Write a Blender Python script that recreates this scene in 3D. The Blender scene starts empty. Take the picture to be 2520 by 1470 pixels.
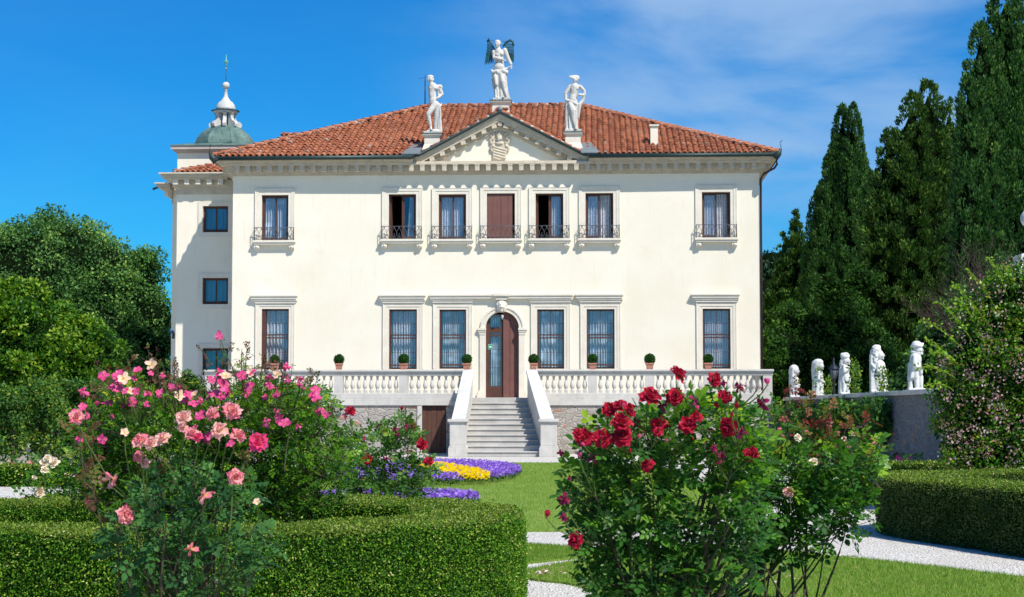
import bpy, bmesh, math, random
import numpy as np
from mathutils import Vector, Matrix
random.seed(7); RNG = np.random.default_rng(11)
R = math.radians
S = bpy.context.scene; COL = S.collection
# ------------------------------------------------------------------ camera
FPX = 4429.7; CX, CY, HOR = 1260.0, 734.85, 1018.0      # photograph read at 2520 x 1470
EYE = 1.5
PITCH = math.atan((HOR - CY) / FPX)
cam = bpy.data.cameras.new('camera'); camo = bpy.data.objects.new('camera', cam); COL.objects.link(camo)
cam.sensor_width = 36; cam.lens = FPX / 2520 * 36; cam.clip_start = 0.1; cam.clip_end = 3000
camo.location = (0, 0, EYE); camo.rotation_euler = (math.pi / 2 + PITCH, 0, 0)
cam.dof.use_dof = True; cam.dof.focus_distance = 26; cam.dof.aperture_fstop = 11
S.camera = camo
# ------------------------------------------------------------------ sun and sky
SUN = Vector((0.80, -1.0, 1.60)).normalized()
sl = bpy.data.lights.new('sun', 'SUN'); sl.energy = 4.9; sl.angle = R(0.53); sl.color = (1, .955, .88)
so = bpy.data.objects.new('sun', sl); COL.objects.link(so)
so.rotation_euler = SUN.to_track_quat('Z', 'Y').to_euler(); so.location = (30, -30, 60)
W = bpy.data.worlds.new('World'); S.world = W; W.use_nodes = True
def build_world():
    nt = W.node_tree; n = nt.nodes; l = nt.links; n.clear()
    out = n.new('ShaderNodeOutputWorld'); bg = n.new('ShaderNodeBackground'); bg.inputs[1].default_value = 0.085
    sky = n.new('ShaderNodeTexSky'); sky.sky_type = 'NISHITA'; sky.sun_disc = False
    sky.sun_elevation = math.asin(SUN.z); sky.sun_rotation = math.atan2(SUN.x, SUN.y)
    sky.altitude = 200; sky.air_density = 1.0; sky.dust_density = 0.25; sky.ozone_density = 2.0
    hs = n.new('ShaderNodeHueSaturation'); hs.inputs['Saturation'].default_value = 1.22
    l.new(sky.outputs[0], hs.inputs['Color'])
    tint = n.new('ShaderNodeMix'); tint.data_type = 'RGBA'; tint.blend_type = 'MULTIPLY'; tint.inputs[0].default_value = 1
    l.new(hs.outputs[0], tint.inputs[6]); tint.inputs[7].default_value = (.10, .76, 1.25, 1)
    tc = n.new('ShaderNodeTexCoord'); mp = n.new('ShaderNodeMapping'); mp.inputs['Scale'].default_value = (3.2, 3.2, 9.0)
    mp.inputs['Rotation'].default_value = (0, .25, 0); mp.inputs['Location'].default_value = (.2, .1, .55)
    nz = n.new('ShaderNodeTexNoise'); nz.inputs['Scale'].default_value = 1.7; nz.inputs['Detail'].default_value = 7; nz.inputs['Roughness'].default_value = .52
    nz.inputs['Distortion'].default_value = .35
    l.new(tc.outputs['Generated'], mp.inputs[0]); l.new(mp.outputs[0], nz.inputs['Vector'])
    rp = n.new('ShaderNodeMapRange'); rp.inputs[1].default_value = .28; rp.inputs[2].default_value = .62; rp.interpolation_type = 'SMOOTHSTEP'
    l.new(nz.outputs[0], rp.inputs[0])
    sx = n.new('ShaderNodeSeparateXYZ'); l.new(tc.outputs['Generated'], sx.inputs[0])
    mx = n.new('ShaderNodeMapRange'); mx.inputs[1].default_value = -.09; mx.inputs[2].default_value = .08; mx.inputs[3].default_value = .04; mx.interpolation_type = 'SMOOTHSTEP'
    l.new(sx.outputs[0], mx.inputs[0])
    mu = n.new('ShaderNodeMath'); mu.operation = 'MULTIPLY'; l.new(rp.outputs[0], mu.inputs[0]); l.new(mx.outputs[0], mu.inputs[1])
    mu2 = n.new('ShaderNodeMath'); mu2.operation = 'MULTIPLY'; l.new(mu.outputs[0], mu2.inputs[0]); mu2.inputs[1].default_value = .80
    mix = n.new('ShaderNodeMix'); mix.data_type = 'RGBA'; l.new(mu2.outputs[0], mix.inputs[0]); l.new(tint.outputs[2], mix.inputs[6])
    mix.inputs[7].default_value = (3.5, 5.4, 8.2, 1)
    l.new(mix.outputs[2], bg.inputs[0]); l.new(bg.outputs[0], out.inputs[0])
build_world()
S.view_settings.view_transform = 'Standard'; S.view_settings.look = 'None'; S.view_settings.exposure = 0.27; S.view_settings.gamma = 1
S.cycles.max_bounces = 8; S.cycles.transparent_max_bounces = 12; S.cycles.diffuse_bounces = 4

# ------------------------------------------------------------------ pixel helpers (photo pixels -> the place)
_cp, _sp = math.cos(PITCH), math.sin(PITCH)
def ray(u, v):
    x = (u - CX) / FPX; z = -(v - CY) / FPX
    return Vector((x, _cp - z * _sp, _sp + z * _cp))
def at(u, v, Y):
    d = ray(u, v); t = Y / d.y; return Vector((d.x * t, Y, EYE + d.z * t))
def gr(u, v, z=0.0):
    d = ray(u, v); t = (z - EYE) / d.z; return Vector((d.x * t, d.y * t, z))
FD = 70.0; YAW = R(-2.6)
MF = Matrix.Translation((0, FD, 0)) @ Matrix.Rotation(YAW, 4, 'Z'); MFI = MF.inverted()
_o = MFI @ Vector((0, 0, EYE))
def fl(u, v, y=0.0):            # point in the villa's own frame, on its plane y
    d = MFI.to_3x3() @ ray(u, v); t = (y - _o.y) / d.y; return Vector((_o.x + d.x * t, y, _o.z + d.z * t))
def fx(u, y=0.0): return fl(u, HOR, y).x
# ------------------------------------------------------------------ materials
def new_mat(name):
    m = bpy.data.materials.new(name); m.use_nodes = True; nt = m.node_tree
    b = nt.nodes['Principled BSDF']; return m, nt, nt.nodes, nt.links, b
def ramp(n, stops):
    r = n.new('ShaderNodeValToRGB'); e = r.color_ramp.elements
    while len(e) < len(stops): e.new(.5)
    for i, (p, c) in enumerate(stops): e[i].position = p; e[i].color = (*c, 1)
    return r
def noise(nt, scale, detail=5, rough=.6, vec=None, dist=0, sc3=None):
    n, l = nt.nodes, nt.links; t = n.new('ShaderNodeTexNoise'); t.inputs['Scale'].default_value = scale
    t.inputs['Detail'].default_value = detail; t.inputs['Roughness'].default_value = rough; t.inputs['Distortion'].default_value = dist
    tc = n.new('ShaderNodeTexCoord'); src = tc.outputs['Object']
    if sc3:
        mp = n.new('ShaderNodeMapping'); mp.inputs['Scale'].default_value = sc3; l.new(src, mp.inputs[0]); src = mp.outputs[0]
    l.new(src, t.inputs['Vector']); return t
def mixc(nt, fac, a, b, blend='MIX'):
    n, l = nt.nodes, nt.links; m = n.new('ShaderNodeMix'); m.data_type = 'RGBA'; m.blend_type = blend
    for i, x in ((0, fac), (6, a), (7, b)):
        if hasattr(x, 'is_output'): l.new(x, m.inputs[i])
        elif i == 0: m.inputs[0].default_value = x
        else: m.inputs[i].default_value = (*x, 1)
    return m.outputs[2]
def bump(nt, h, strength, dist=.02):
    b = nt.nodes.new('ShaderNodeBump'); b.inputs['Strength'].default_value = strength; b.inputs['Distance'].default_value = dist
    nt.links.new(h, b.inputs['Height']); nt.links.new(b.outputs[0], nt.nodes['Principled BSDF'].inputs['Normal'])
def rng_map(nt, src, a, b, c=0, d=1):
    m = nt.nodes.new('ShaderNodeMapRange'); nt.links.new(src, m.inputs[0])
    for i, v in enumerate((a, b, c, d)): m.inputs[i + 1].default_value = v
    return m.outputs[0]
def surf(name, c1, c2=None, rough=.85, s1=1.5, s2=22, bs=.2, bd=.01, streak=None, spec=.3, metal=0, dirt=None):
    """weathered surface: large blotches between c1 and c2, fine grain, optional vertical streaks and dirt specks"""
    m, nt, n, l, b = new_mat(name); c2 = c2 or tuple(x * .85 for x in c1)
    a = noise(nt, s1, 6, .62); col = mixc(nt, rng_map(nt, a.outputs[0], .36, .66), c1, c2)
    f = noise(nt, s2, 6, .7)
    col = mixc(nt, rng_map(nt, f.outputs[0], .3, .75, 0, .28), col, tuple(x * .6 for x in c1))
    if streak:
        k = noise(nt, 3.0, 6, .6, sc3=(4, 4, .22)); col = mixc(nt, rng_map(nt, k.outputs[0], .55, .78, 0, streak[1]), col, streak[0])
    if dirt:
        k = noise(nt, dirt[2], 8, .75); col = mixc(nt, rng_map(nt, k.outputs[0], .56, .68, 0, dirt[1]), col, dirt[0])
    l.new(col, b.inputs['Base Color']); b.inputs['Roughness'].default_value = rough; b.inputs['Metallic'].default_value = metal
    b.inputs['Specular IOR Level'].default_value = spec
    if bs: bump(nt, f.outputs[0], bs, bd)
    return m
def leafmat(name, stops, trans=.35, rough=.45, tcol=1.35, spec=.35):
    """leaves: the pigment differs from leaf to leaf (rnd), light passes through the blade"""
    m, nt, n, l, b = new_mat(name); at_ = n.new('ShaderNodeAttribute'); at_.attribute_name = 'rnd'
    r = ramp(n, stops); l.new(at_.outputs['Fac'], r.inputs[0]); l.new(r.outputs[0], b.inputs['Base Color'])
    b.inputs['Roughness'].default_value = rough; b.inputs['Specular IOR Level'].default_value = spec * .5
    t = n.new('ShaderNodeBsdfTranslucent'); tm = mixc(nt, 1.0, r.outputs[0], (tcol, tcol * 1.05, tcol * .35), 'MULTIPLY'); l.new(tm, t.inputs[0])
    mx = n.new('ShaderNodeMixShader'); mx.inputs[0].default_value = trans
    l.new(b.outputs[0], mx.inputs[1]); l.new(t.outputs[0], mx.inputs[2]); l.new(mx.outputs[0], n['Material Output'].inputs[0]); return m
def petalmat(name, stops, rnd2=None, trans=.28, rough=.5):
    """petals: s runs from the petal's base (0) to its rim (1)"""
    m, nt, n, l, b = new_mat(name); at_ = n.new('ShaderNodeAttribute'); at_.attribute_name = 's'
    r = ramp(n, stops); l.new(at_.outputs['Fac'], r.inputs[0]); c = r.outputs[0]
    a2 = n.new('ShaderNodeAttribute'); a2.attribute_name = 'rnd'
    if rnd2: c = mixc(nt, rng_map(nt, a2.outputs['Fac'], .2, 1, 0, .8), c, rnd2)
    l.new(c, b.inputs['Base Color']); b.inputs['Roughness'].default_value = rough; b.inputs['Specular IOR Level'].default_value = .2
    b.inputs['Sheen Weight'].default_value = .15
    t = n.new('ShaderNodeBsdfTranslucent'); l.new(c, t.inputs[0]); mx = n.new('ShaderNodeMixShader'); mx.inputs[0].default_value = trans
    l.new(b.outputs[0], mx.inputs[1]); l.new(t.outputs[0], mx.inputs[2]); l.new(mx.outputs[0], n['Material Output'].inputs[0]); return m
def plain(name, c, rough=.6, metal=0, spec=.4, bs=0, var=.15):
    return surf(name, c, tuple(x * (1 - var) for x in c), rough, 3, 40, bs, .003, None, spec, metal)
# ------------------------------------------------------------------ tags
def tag(o, label=None, cat=None, group=None, kind=None):
    if label: o['label'] = label
    if cat: o['category'] = cat
    if group: o['group'] = group
    if kind: o['kind'] = kind
    return o
def empty(name, label, cat, loc=(0, 0, 0), group=None, mat=None):
    o = bpy.data.objects.new(name, None); COL.objects.link(o)
    if mat is not None: o.matrix_world = mat
    else: o.location = loc
    o.empty_display_size = .2; return tag(o, label, cat, group)
def link(name, me, parent=None, mat=None, label=None):
    o = bpy.data.objects.new(name, me); COL.objects.link(o)
    if parent is not None: o.parent = parent
    if mat is not None: o.matrix_local = mat
    if label: o['label'] = label
    return o
# ------------------------------------------------------------------ hard-surface mesh builder
class MB:
    def __init__(s): s.v = []; s.f = []; s.m = []; s.sm = []
    def add(s, vs, fs, m=0, smooth=False):
        k = len(s.v); s.v += [tuple(p) for p in vs]
        for f in fs: s.f.append([i + k for i in f]); s.m.append(m); s.sm.append(smooth)
        return s
    def box(s, x0, x1, y0, y1, z0, z1, m=0):
        v = [(x, y, z) for z in (z0, z1) for y in (y0, y1) for x in (x0, x1)]
        return s.add(v, [(0, 2, 3, 1), (4, 5, 7, 6), (0, 1, 5, 4), (1, 3, 7, 5), (3, 2, 6, 7), (2, 0, 4, 6)], m)
    def prism(s, poly, y0, y1, m=0):            # poly of (x, z), counter-clockwise seen from -y
        n = len(poly); v = [(x, y0, z) for x, z in poly] + [(x, y1, z) for x, z in poly]
        f = [tuple(range(n)), tuple(reversed(range(n, 2 * n)))] + [(i, i + n, (i + 1) % n + n, (i + 1) % n) for i in range(n)]
        return s.add(v, f, m)
    def prismz(s, poly, z0, z1, m=0):           # poly of (x, y)
        n = len(poly); v = [(x, y, z0) for x, y in poly] + [(x, y, z1) for x, y in poly]
        f = [tuple(reversed(range(n))), tuple(range(n, 2 * n))] + [(i, (i + 1) % n, (i + 1) % n + n, i + n) for i in range(n)]
        return s.add(v, f, m)
    def quad(s, a, b, c, d, m=0): return s.add([a, b, c, d], [(0, 1, 2, 3)], m)
    def lathe(s, prof, c=(0, 0, 0), n=16, m=0, smooth=True, a0=0, sq=None):
        v = []; f = []; c = Vector(c)
        for r, z in prof:
            for i in range(n):
                a = a0 + 2 * math.pi * i / n; k = 1 / max(abs(math.cos(a)), abs(math.sin(a))) if sq else 1
                v.append((c.x + r * k * math.cos(a), c.y + r * k * math.sin(a), c.z + z))
        for j in range(len(prof) - 1):
            for i in range(n):
                i2 = (i + 1) % n; f.append((j * n + i, j * n + i2, (j + 1) * n + i2, (j + 1) * n + i))
        f.append(tuple(reversed(range(n)))); f.append(tuple((len(prof) - 1) * n + i for i in range(n)))
        return s.add(v, f, m, smooth)
    def tube(s, pts, r, n=6, m=0, smooth=True):
        pts = [Vector(p) for p in pts]; rs = r if hasattr(r, '__len__') else [r] * len(pts); v = []; f = []; up = Vector((0, 0, 1))
        for i, p in enumerate(pts):
            d = (pts[min(i + 1, len(pts) - 1)] - pts[max(i - 1, 0)]).normalized()
            a = d.cross(up) if abs(d.z) < .95 else d.cross(Vector((1, 0, 0))); a.normalize(); b = d.cross(a)
            for k in range(n):
                t = 2 * math.pi * k / n; v.append(p + (a * math.cos(t) + b * math.sin(t)) * rs[i])
        for j in range(len(pts) - 1):
            for k in range(n): f.append((j * n + k, (j + 1) * n + k, (j + 1) * n + (k + 1) % n, j * n + (k + 1) % n))
        f.append(tuple(range(n))); f.append(tuple(reversed([(len(pts) - 1) * n + k for k in range(n)])))
        return s.add(v, f, m, smooth)
    def ball(s, c, r, n=16, m=0):
        rr = r if hasattr(r, '__len__') else (r, r, r); k = n // 2; v = []; f = []
        for j in range(k + 1):
            t = math.pi * (j + .001) / (k + .002)
            for i in range(n):
                a = 2 * math.pi * i / n; v.append((c[0] + rr[0] * math.sin(t) * math.cos(a), c[1] + rr[1] * math.sin(t) * math.sin(a), c[2] - rr[2] * math.cos(t)))
        for j in range(k):
            for i in range(n): f.append((j * n + i, j * n + (i + 1) % n, (j + 1) * n + (i + 1) % n, (j + 1) * n + i))
        return s.add(v, f, m, True)
    def mesh(s, name, mats):
        me = bpy.data.meshes.new(name); me.from_pydata(s.v, [], s.f)
        for m in (mats if isinstance(mats, (list, tuple)) else [mats]): me.materials.append(m)
        me.polygons.foreach_set('material_index', s.m); me.polygons.foreach_set('use_smooth', s.sm); me.update(); return me
    def build(s, name, mats, parent=None, label=None, bevel=0, **kw):
        me = s.mesh(name, mats); o = link(name, me, parent, label=label)
        if bevel:
            b = o.modifiers.new('bevel', 'BEVEL'); b.width = bevel; b.segments = 2; b.limit_method = 'ANGLE'; b.angle_limit = R(40)
        return o
# ------------------------------------------------------------------ numpy soup for foliage
class Soup:
    def __init__(s): s.V = []; s.L = []; s.N = []; s.M = []; s.A = []; s.SV = []; s.nv = 0
    def raw(s, V, F, mat=0, rnd=0.5, sv=None):
        V = np.asarray(V, float); F = np.asarray(F); s.V.append(V); s.L.append((F + s.nv).ravel()); m = len(F)
        s.N.append(np.full(m, F.shape[1])); s.M.append(np.full(m, mat)); s.A.append(np.broadcast_to(rnd, (m,)).astype(float))
        s.SV.append(np.zeros(len(V)) if sv is None else sv); s.nv += len(V); return s
    def stamp(s, T, F, pos, Rm, sc, mat=0, rnd=None, sv=None):
        T = np.asarray(T, float); F = np.asarray(F); pos = np.asarray(pos); n = len(pos); k = len(T)
        sc = np.asarray(sc, float); sc = sc[:, None, None] if sc.ndim == 1 else sc[:, None, :]
        P = T[None] * sc; V = np.einsum('nij,nkj->nki', Rm, P) + pos[:, None, :]
        FF = (F[None] + (np.arange(n) * k)[:, None, None]).reshape(-1, F.shape[1])
        rnd = RNG.random(n) if rnd is None else rnd
        return s.raw(V.reshape(-1, 3), FF, mat, np.repeat(rnd, len(F)), None if sv is None else np.tile(sv, n))
    def tube(s, pts, rs, n=5, mat=0, rnd=.5):
        b = MB(); b.tube(pts, rs, n); q = [f for f in b.f if len(f) == 4]; return s.raw(np.array(b.v), np.array(q), mat, rnd)
    def mesh(s, name, mats, smooth=True):
        me = bpy.data.meshes.new(name); V = np.concatenate(s.V); L = np.concatenate(s.L); N = np.concatenate(s.N)
        me.vertices.add(len(V)); me.vertices.foreach_set('co', V.astype(np.float32).ravel())
        me.loops.add(len(L)); me.loops.foreach_set('vertex_index', L.astype(np.int32))
        me.polygons.add(len(N)); me.polygons.foreach_set('loop_start', np.concatenate([[0], np.cumsum(N)[:-1]]).astype(np.int32))
        for m in (mats if isinstance(mats, (list, tuple)) else [mats]): me.materials.append(m)
        me.polygons.foreach_set('material_index', np.concatenate(s.M).astype(np.int32))
        me.polygons.foreach_set('use_smooth', np.full(len(N), smooth)); me.update()
        a = me.attributes.new('rnd', 'FLOAT', 'FACE'); a.data.foreach_set('value', np.concatenate(s.A).astype(np.float32))
        a = me.attributes.new('s', 'FLOAT', 'POINT'); a.data.foreach_set('value', np.concatenate(s.SV).astype(np.float32)); return me
    def build(s, name, mats, parent=None, label=None, smooth=True): return link(name, s.mesh(name, mats, smooth), parent, label=label)
def nrm(a): return a / np.maximum(np.linalg.norm(a, axis=-1, keepdims=True), 1e-9)
def frames(d, n):
    x = nrm(d); z = nrm(n - (n * x).sum(-1, keepdims=True) * x); y = np.cross(z, x); return np.stack([x, y, z], -1)
def rdir(n): return nrm(RNG.normal(size=(n, 3)))
LEAF_T = np.array([(0, 0, 0), (.3, .30, .05), (.68, .26, .04), (1, 0, -.06), (.68, -.26, .04), (.3, -.30, .05), (.3, 0, -.03), (.68, 0, -.03)])
LEAF_F = np.array([(0, 5, 6), (0, 6, 1), (6, 5, 4), (6, 4, 7), (6, 7, 2), (6, 2, 1), (7, 4, 3), (7, 3, 2)])
CARD_T = np.array([(0, 0, 0), (.5, .30, .07), (1, 0, 0), (.5, -.30, .07)]); CARD_F = np.array([(0, 3, 2, 1)])
NEED_T = np.array([(0, 0, 0), (.5, .14, .0), (1, 0, 0), (.5, -.14, .0)])
# ================================================================== materials of the house
STUCCO = surf('stucco', (.87, .81, .68), (.82, .745, .59), .92, .45, 26, .15, .004, ((.66, .54, .37), .30), .15, dirt=((.70, .60, .44), .35, 1.1))
TRIM = surf('pale_stone', (.80, .74, .63), (.73, .66, .55), .85, 2.2, 40, .2, .004, ((.55, .48, .38), .35), .15, dirt=((.50, .43, .34), .25, 6))
CORN = surf('weathered_cornice_stone', (.64, .56, .435), (.52, .45, .35), .9, 3, 30, .35, .008, ((.34, .28, .20), .5), .15, dirt=((.32, .26, .19), .4, 5))
TERR = surf('terrace_stone', (.64, .61, .56), (.52, .50, .46), .88, 2.0, 45, .3, .005, ((.34, .33, .31), .5), .2, dirt=((.27, .26, .25), .45, 7))
STEPM = surf('worn_step_stone', (.53, .51, .475), (.40, .385, .36), .85, 1.8, 50, .3, .004, None, .2, dirt=((.30, .29, .27), .5, 6))
WOOD = surf('brown_wood', (.105, .045, .032), (.075, .032, .024), .6, 3, 30, .25, .003, ((.05, .025, .02), .6), .3)
DOORM = surf('brown_shutter_paint', (.20, .088, .072), (.16, .07, .058), .62, 2, 30, .2, .003, ((.09, .045, .04), .6), .3)
PLANK = surf('old_brown_planks', (.125, .060, .042), (.085, .042, .032), .8, 4, 30, .4, .006, ((.045, .025, .02), .8), .2)
IRON = plain('grey_wrought_iron', (.10, .115, .135), .55, .35, .5)
GUT = surf('dark_green_gutter', (.020, .040, .042), (.035, .060, .055), .5, 2, 30, .1, .003, None, .4, .3)
LEAD = surf('grey_lead_sheet', (.20, .235, .24), (.14, .17, .18), .6, 2, 14, .2, .006, ((.30, .33, .33), .5), .4, .2)
COPPER = surf('green_copper_patina', (.15, .24, .21), (.06, .105, .10), .7, 2.0, 18, .25, .006, ((.02, .035, .035), .95), .3, dirt=((.025, .04, .04), .85, 2.2))
LANT = surf('white_lantern_stone', (.62, .61, .58), (.48, .47, .45), .85, 4, 30, .2, .004, ((.33, .33, .32), .5), .2)
MORT = surf('pale_mortar', (.60, .54, .48), (.48, .42, .37), .95, 5, 40, .4, .01)
DARK = plain('dark_room', (.012, .011, .010), .95)  # near-black panels: the unlit depth of the rooms is put into their colour
ZINC = plain('dark_lamp_metal', (.02, .03, .045), .5, .4)
def curtain_mat(name, c, pat):
    m, nt, n, l, b = new_mat(name); tc = n.new('ShaderNodeTexCoord'); v = n.new('ShaderNodeTexVoronoi'); v.inputs['Scale'].default_value = pat
    l.new(tc.outputs['Object'], v.inputs['Vector']); col = mixc(nt, rng_map(nt, v.outputs['Distance'], .15, .5), c, tuple(x * .62 for x in c)); l.new(col, b.inputs['Base Color'])
    b.inputs['Roughness'].default_value = .95; b.inputs['Specular IOR Level'].default_value = .05; return m
LACE = curtain_mat('lace_curtain', (.88, .89, .93), 16); VEIL = curtain_mat('plain_curtain', (.82, .88, .93), 3)  # white curtains, with the faint blue of shade mixed into both colours
def glass_mat():
    m, nt, n, l, b = new_mat('window_glass'); g = n.new('ShaderNodeBsdfGlossy'); g.inputs['Roughness'].default_value = .02; g.inputs[0].default_value = (.70, .86, 1, 1)
    t = n.new('ShaderNodeBsdfTransparent'); t.inputs[0].default_value = (.92, .95, .98, 1); mx = n.new('ShaderNodeMixShader'); lw = n.new('ShaderNodeLayerWeight'); lw.inputs[0].default_value = .25
    l.new(rng_map(nt, lw.outputs['Facing'], 0, 1, .13, .5), mx.inputs[0]); l.new(t.outputs[0], mx.inputs[1]); l.new(g.outputs[0], mx.inputs[2]); l.new(mx.outputs[0], n['Material Output'].inputs[0]); return m
GLASS = glass_mat()
def stone_wall_mat(name, c1, c2, mort, sc=2.2):
    m, nt, n, l, b = new_mat(name); tc = n.new('ShaderNodeTexCoord'); mp = n.new('ShaderNodeMapping'); mp.inputs['Scale'].default_value = (1, 1, 1.9)
    wn = noise(nt, 2.2, 4, .6); vm = n.new('ShaderNodeVectorMath'); vm.operation = 'MULTIPLY_ADD'; vm.inputs[1].default_value = (.45, .45, .45)
    l.new(tc.outputs['Object'], mp.inputs[0]); l.new(wn.outputs['Color'], vm.inputs[0]); l.new(mp.outputs[0], vm.inputs[2])
    v = n.new('ShaderNodeTexVoronoi'); v.inputs['Scale'].default_value = sc; l.new(vm.outputs[0], v.inputs['Vector'])
    e = n.new('ShaderNodeTexVoronoi'); e.feature = 'DISTANCE_TO_EDGE'; e.inputs['Scale'].default_value = sc; l.new(vm.outputs[0], e.inputs['Vector'])
    sv = n.new('ShaderNodeSeparateXYZ'); l.new(v.outputs['Color'], sv.inputs[0])
    r = ramp(n, [(0, c1), (.45, c2), (.8, c1), (.93, tuple(x * .6 for x in c1)), (.965, (.42, .24, .17))]); l.new(sv.outputs[0], r.inputs[0])
    edge = rng_map(nt, e.outputs['Distance'], .01, .10); col = mixc(nt, edge, mort, r.outputs[0])
    f = noise(nt, 14, 8, .75); col = mixc(nt, rng_map(nt, f.outputs[0], .35, .7, 0, .45), col, tuple(x * .5 for x in c1)); l.new(col, b.inputs['Base Color'])
    b.inputs['Roughness'].default_value = .95; b.inputs['Specular IOR Level'].default_value = .15
    ad = n.new('ShaderNodeMath'); ad.operation = 'MULTIPLY_ADD'; l.new(f.outputs[0], ad.inputs[0]); ad.inputs[1].default_value = .9; l.new(edge, ad.inputs[2]); bump(nt, ad.outputs[0], .8, .05); return m
RUBBLE = stone_wall_mat('rubble_wall', (.47, .43, .385), (.385, .35, .315), (.52, .485, .44), 3.0)
TILE = leafmat('terracotta_tile', [(0, (.25, .086, .048)), (.3, (.34, .125, .068)), (.6, (.42, .165, .09)), (.88, (.31, .112, .062)), (.97, (.32, .17, .12)), (1, (.36, .26, .20))], 0.0, .85, 1, .2)
def tile_weather():
    nt = TILE.node_tree; l = nt.links; b = nt.nodes['Principled BSDF']; c = b.inputs['Base Color'].links[0].from_socket
    k = noise(nt, .35, 4, .6); col = mixc(nt, rng_map(nt, k.outputs[0], .4, .65, 0, .35), c, (.70, .55, .55), 'MULTIPLY')
    k2 = noise(nt, 9, 6, .7); col = mixc(nt, rng_map(nt, k2.outputs[0], .55, .72, 0, .4), col, (.10, .05, .04)); l.new(col, b.inputs['Base Color'])
tile_weather()
UNDER = plain('tile_bed', (.16, .065, .04), .95)
# ================================================================== main dimensions in the villa's frame
X0, X1 = fx(568), fx(1873); XC = fx(1236); DEPTH = 16.2
def zc(v, y=0.0): return fl(1236, v, y).z
villa = empty('villa', 'cream two-storey villa with red tiled hip roof and crowned pediment', 'villa', mat=MF)
Z_FRIEZE, Z_BED = zc(441), zc(426, -.1)
ZG1, ZG0, ZCO, ZMO = zc(380.5, -.77), zc(388.5, -.77), zc(402.5, -.6), zc(417, -.52)
TZ = 2.09                                   # terrace floor
UP = [(643, 710, 480, 592.5), (956, 1024, 478, 589.5), (1079, 1147, 478, 589.5), (1198, 1267, 476, 588.5), (1318, 1386, 476, 588), (1441, 1509, 475, 587.5), (1728, 1797, 472.5, 586)]
LO = [(643, 711, 760.5, 909), (957, 1026, 761.5, 909), (1081, 1147, 762, 908), (1322, 1388, 761.5, 908), (1444, 1512, 761, 908), (1730, 1797, 760, 908)]
def rect(u0, u1, v0, v1, y=0): a = fl(u0, v1, y); b = fl(u1, v0, y); return a.x, b.x, a.z, b.z
DOOR = rect(1195, 1277, 766.6, 978); DOOR = (DOOR[0], DOOR[1], TZ + .004, DOOR[3])
holes = [rect(*r) for r in UP] + [rect(*r) for r in LO] + [DOOR]
def holed_wall(mb, x0, x1, z0, z1, holes, y, dep, m=0):
    xs = sorted({x0, x1} | {h[0] for h in holes} | {h[1] for h in holes}); zs = sorted({z0, z1} | {h[2] for h in holes} | {h[3] for h in holes})
    for i in range(len(xs) - 1):
        for j in range(len(zs) - 1):
            cx, cz = (xs[i] + xs[i + 1]) / 2, (zs[j] + zs[j + 1]) / 2
            if any(h[0] < cx < h[1] and h[2] < cz < h[3] for h in holes): continue
            mb.quad((xs[i], y, zs[j]), (xs[i + 1], y, zs[j]), (xs[i + 1], y, zs[j + 1]), (xs[i], y, zs[j + 1]), m)
    for a, b, c, d in holes:
        mb.quad((a, y, c), (a, y, d), (a, y + dep, d), (a, y + dep, c), m); mb.quad((b, y, d), (b, y, c), (b, y + dep, c), (b, y + dep, d), m)
        mb.quad((a, y, d), (b, y, d), (b, y + dep, d), (a, y + dep, d), m); mb.quad((b, y, c), (a, y, c), (a, y + dep, c), (b, y + dep, c), m)
ZW = ZG0
wm = MB(); holed_wall(wm, X0, X1, 0, ZW, holes, 0, .30)
wm.quad((X0, 0, 0), (X0, 0, ZW), (X0, DEPTH, ZW), (X0, DEPTH, 0)); wm.quad((X1, 0, ZW), (X1, 0, 0), (X1, DEPTH, 0), (X1, DEPTH, ZW)); wm.quad((X1, DEPTH, 0), (X0, DEPTH, 0), (X0, DEPTH, ZW), (X1, DEPTH, ZW))
# spandrels that round the door's head
dx0, dx1, dz0, dz1 = DOOR; dr = (dx1 - dx0) / 2; dcx = (dx0 + dx1) / 2; dsz = dz1 - dr
for sgn in (-1, 1):
    arc = [(dcx + sgn * dr * math.cos(t), dsz + dr * math.sin(t)) for t in [i * math.pi / 20 for i in range(11)]]
    poly = arc + [(dcx + sgn * dr, dz1)]
    if sgn < 0: poly = poly[::-1]
    wm.prism([p for p in poly], 0.0, .30)
wm.build('wall', STUCCO, villa)
fz = MB(); fz.box(X0 - .02, X1 + .02, -.02, DEPTH, Z_FRIEZE, Z_BED); fz.build('frieze', STUCCO, villa, 'cream frieze band under the cornice')
rm = MB(); rm.box(X0 + .3, X1 - .3, 2.6, 2.7, .5, 10.5); rm.box(X0 + .3, X1 - .3, .35, 2.6, 6.2, 6.3); rm.box(X0 + .3, X1 - .3, .35, 2.6, 1.9, 2.0)
rm.build('interior_room', DARK, villa)
# ================================================================== cornice
XL, XR = fx(1012, -.77), fx(1451, -.77)
co = MB()
def layer(p, z0, z1, yf=None, split=False):
    yf = -p if yf is None else yf
    if split:
        co.box(X0 - p, XL, yf, 0, z0, z1); co.box(XR, X1 + p, yf, 0, z0, z1)
    else: co.box(X0 - p, X1 + p, yf, 0, z0, z1)
    co.box(X0 - p, X0, 0, DEPTH, z0, z1); co.box(X1, X1 + p, 0, DEPTH, z0, z1); co.box(X0 - p, X1 + p, DEPTH, DEPTH + p, z0, z1)
layer(.07, Z_BED - .06, Z_BED); layer(.13, Z_BED, Z_BED + .07); layer(.19, Z_BED + .07, ZMO + .03); layer(.25, ZMO + .03, ZCO)
layer(.46, ZCO, ZCO + .09, split=False); layer(.52, ZCO + .09, ZCO + .13, split=True); layer(.62, ZCO + .13, ZG0 - .02, split=True); layer(.69, ZG0 - .02, ZG0 + .03, split=True)
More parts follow.
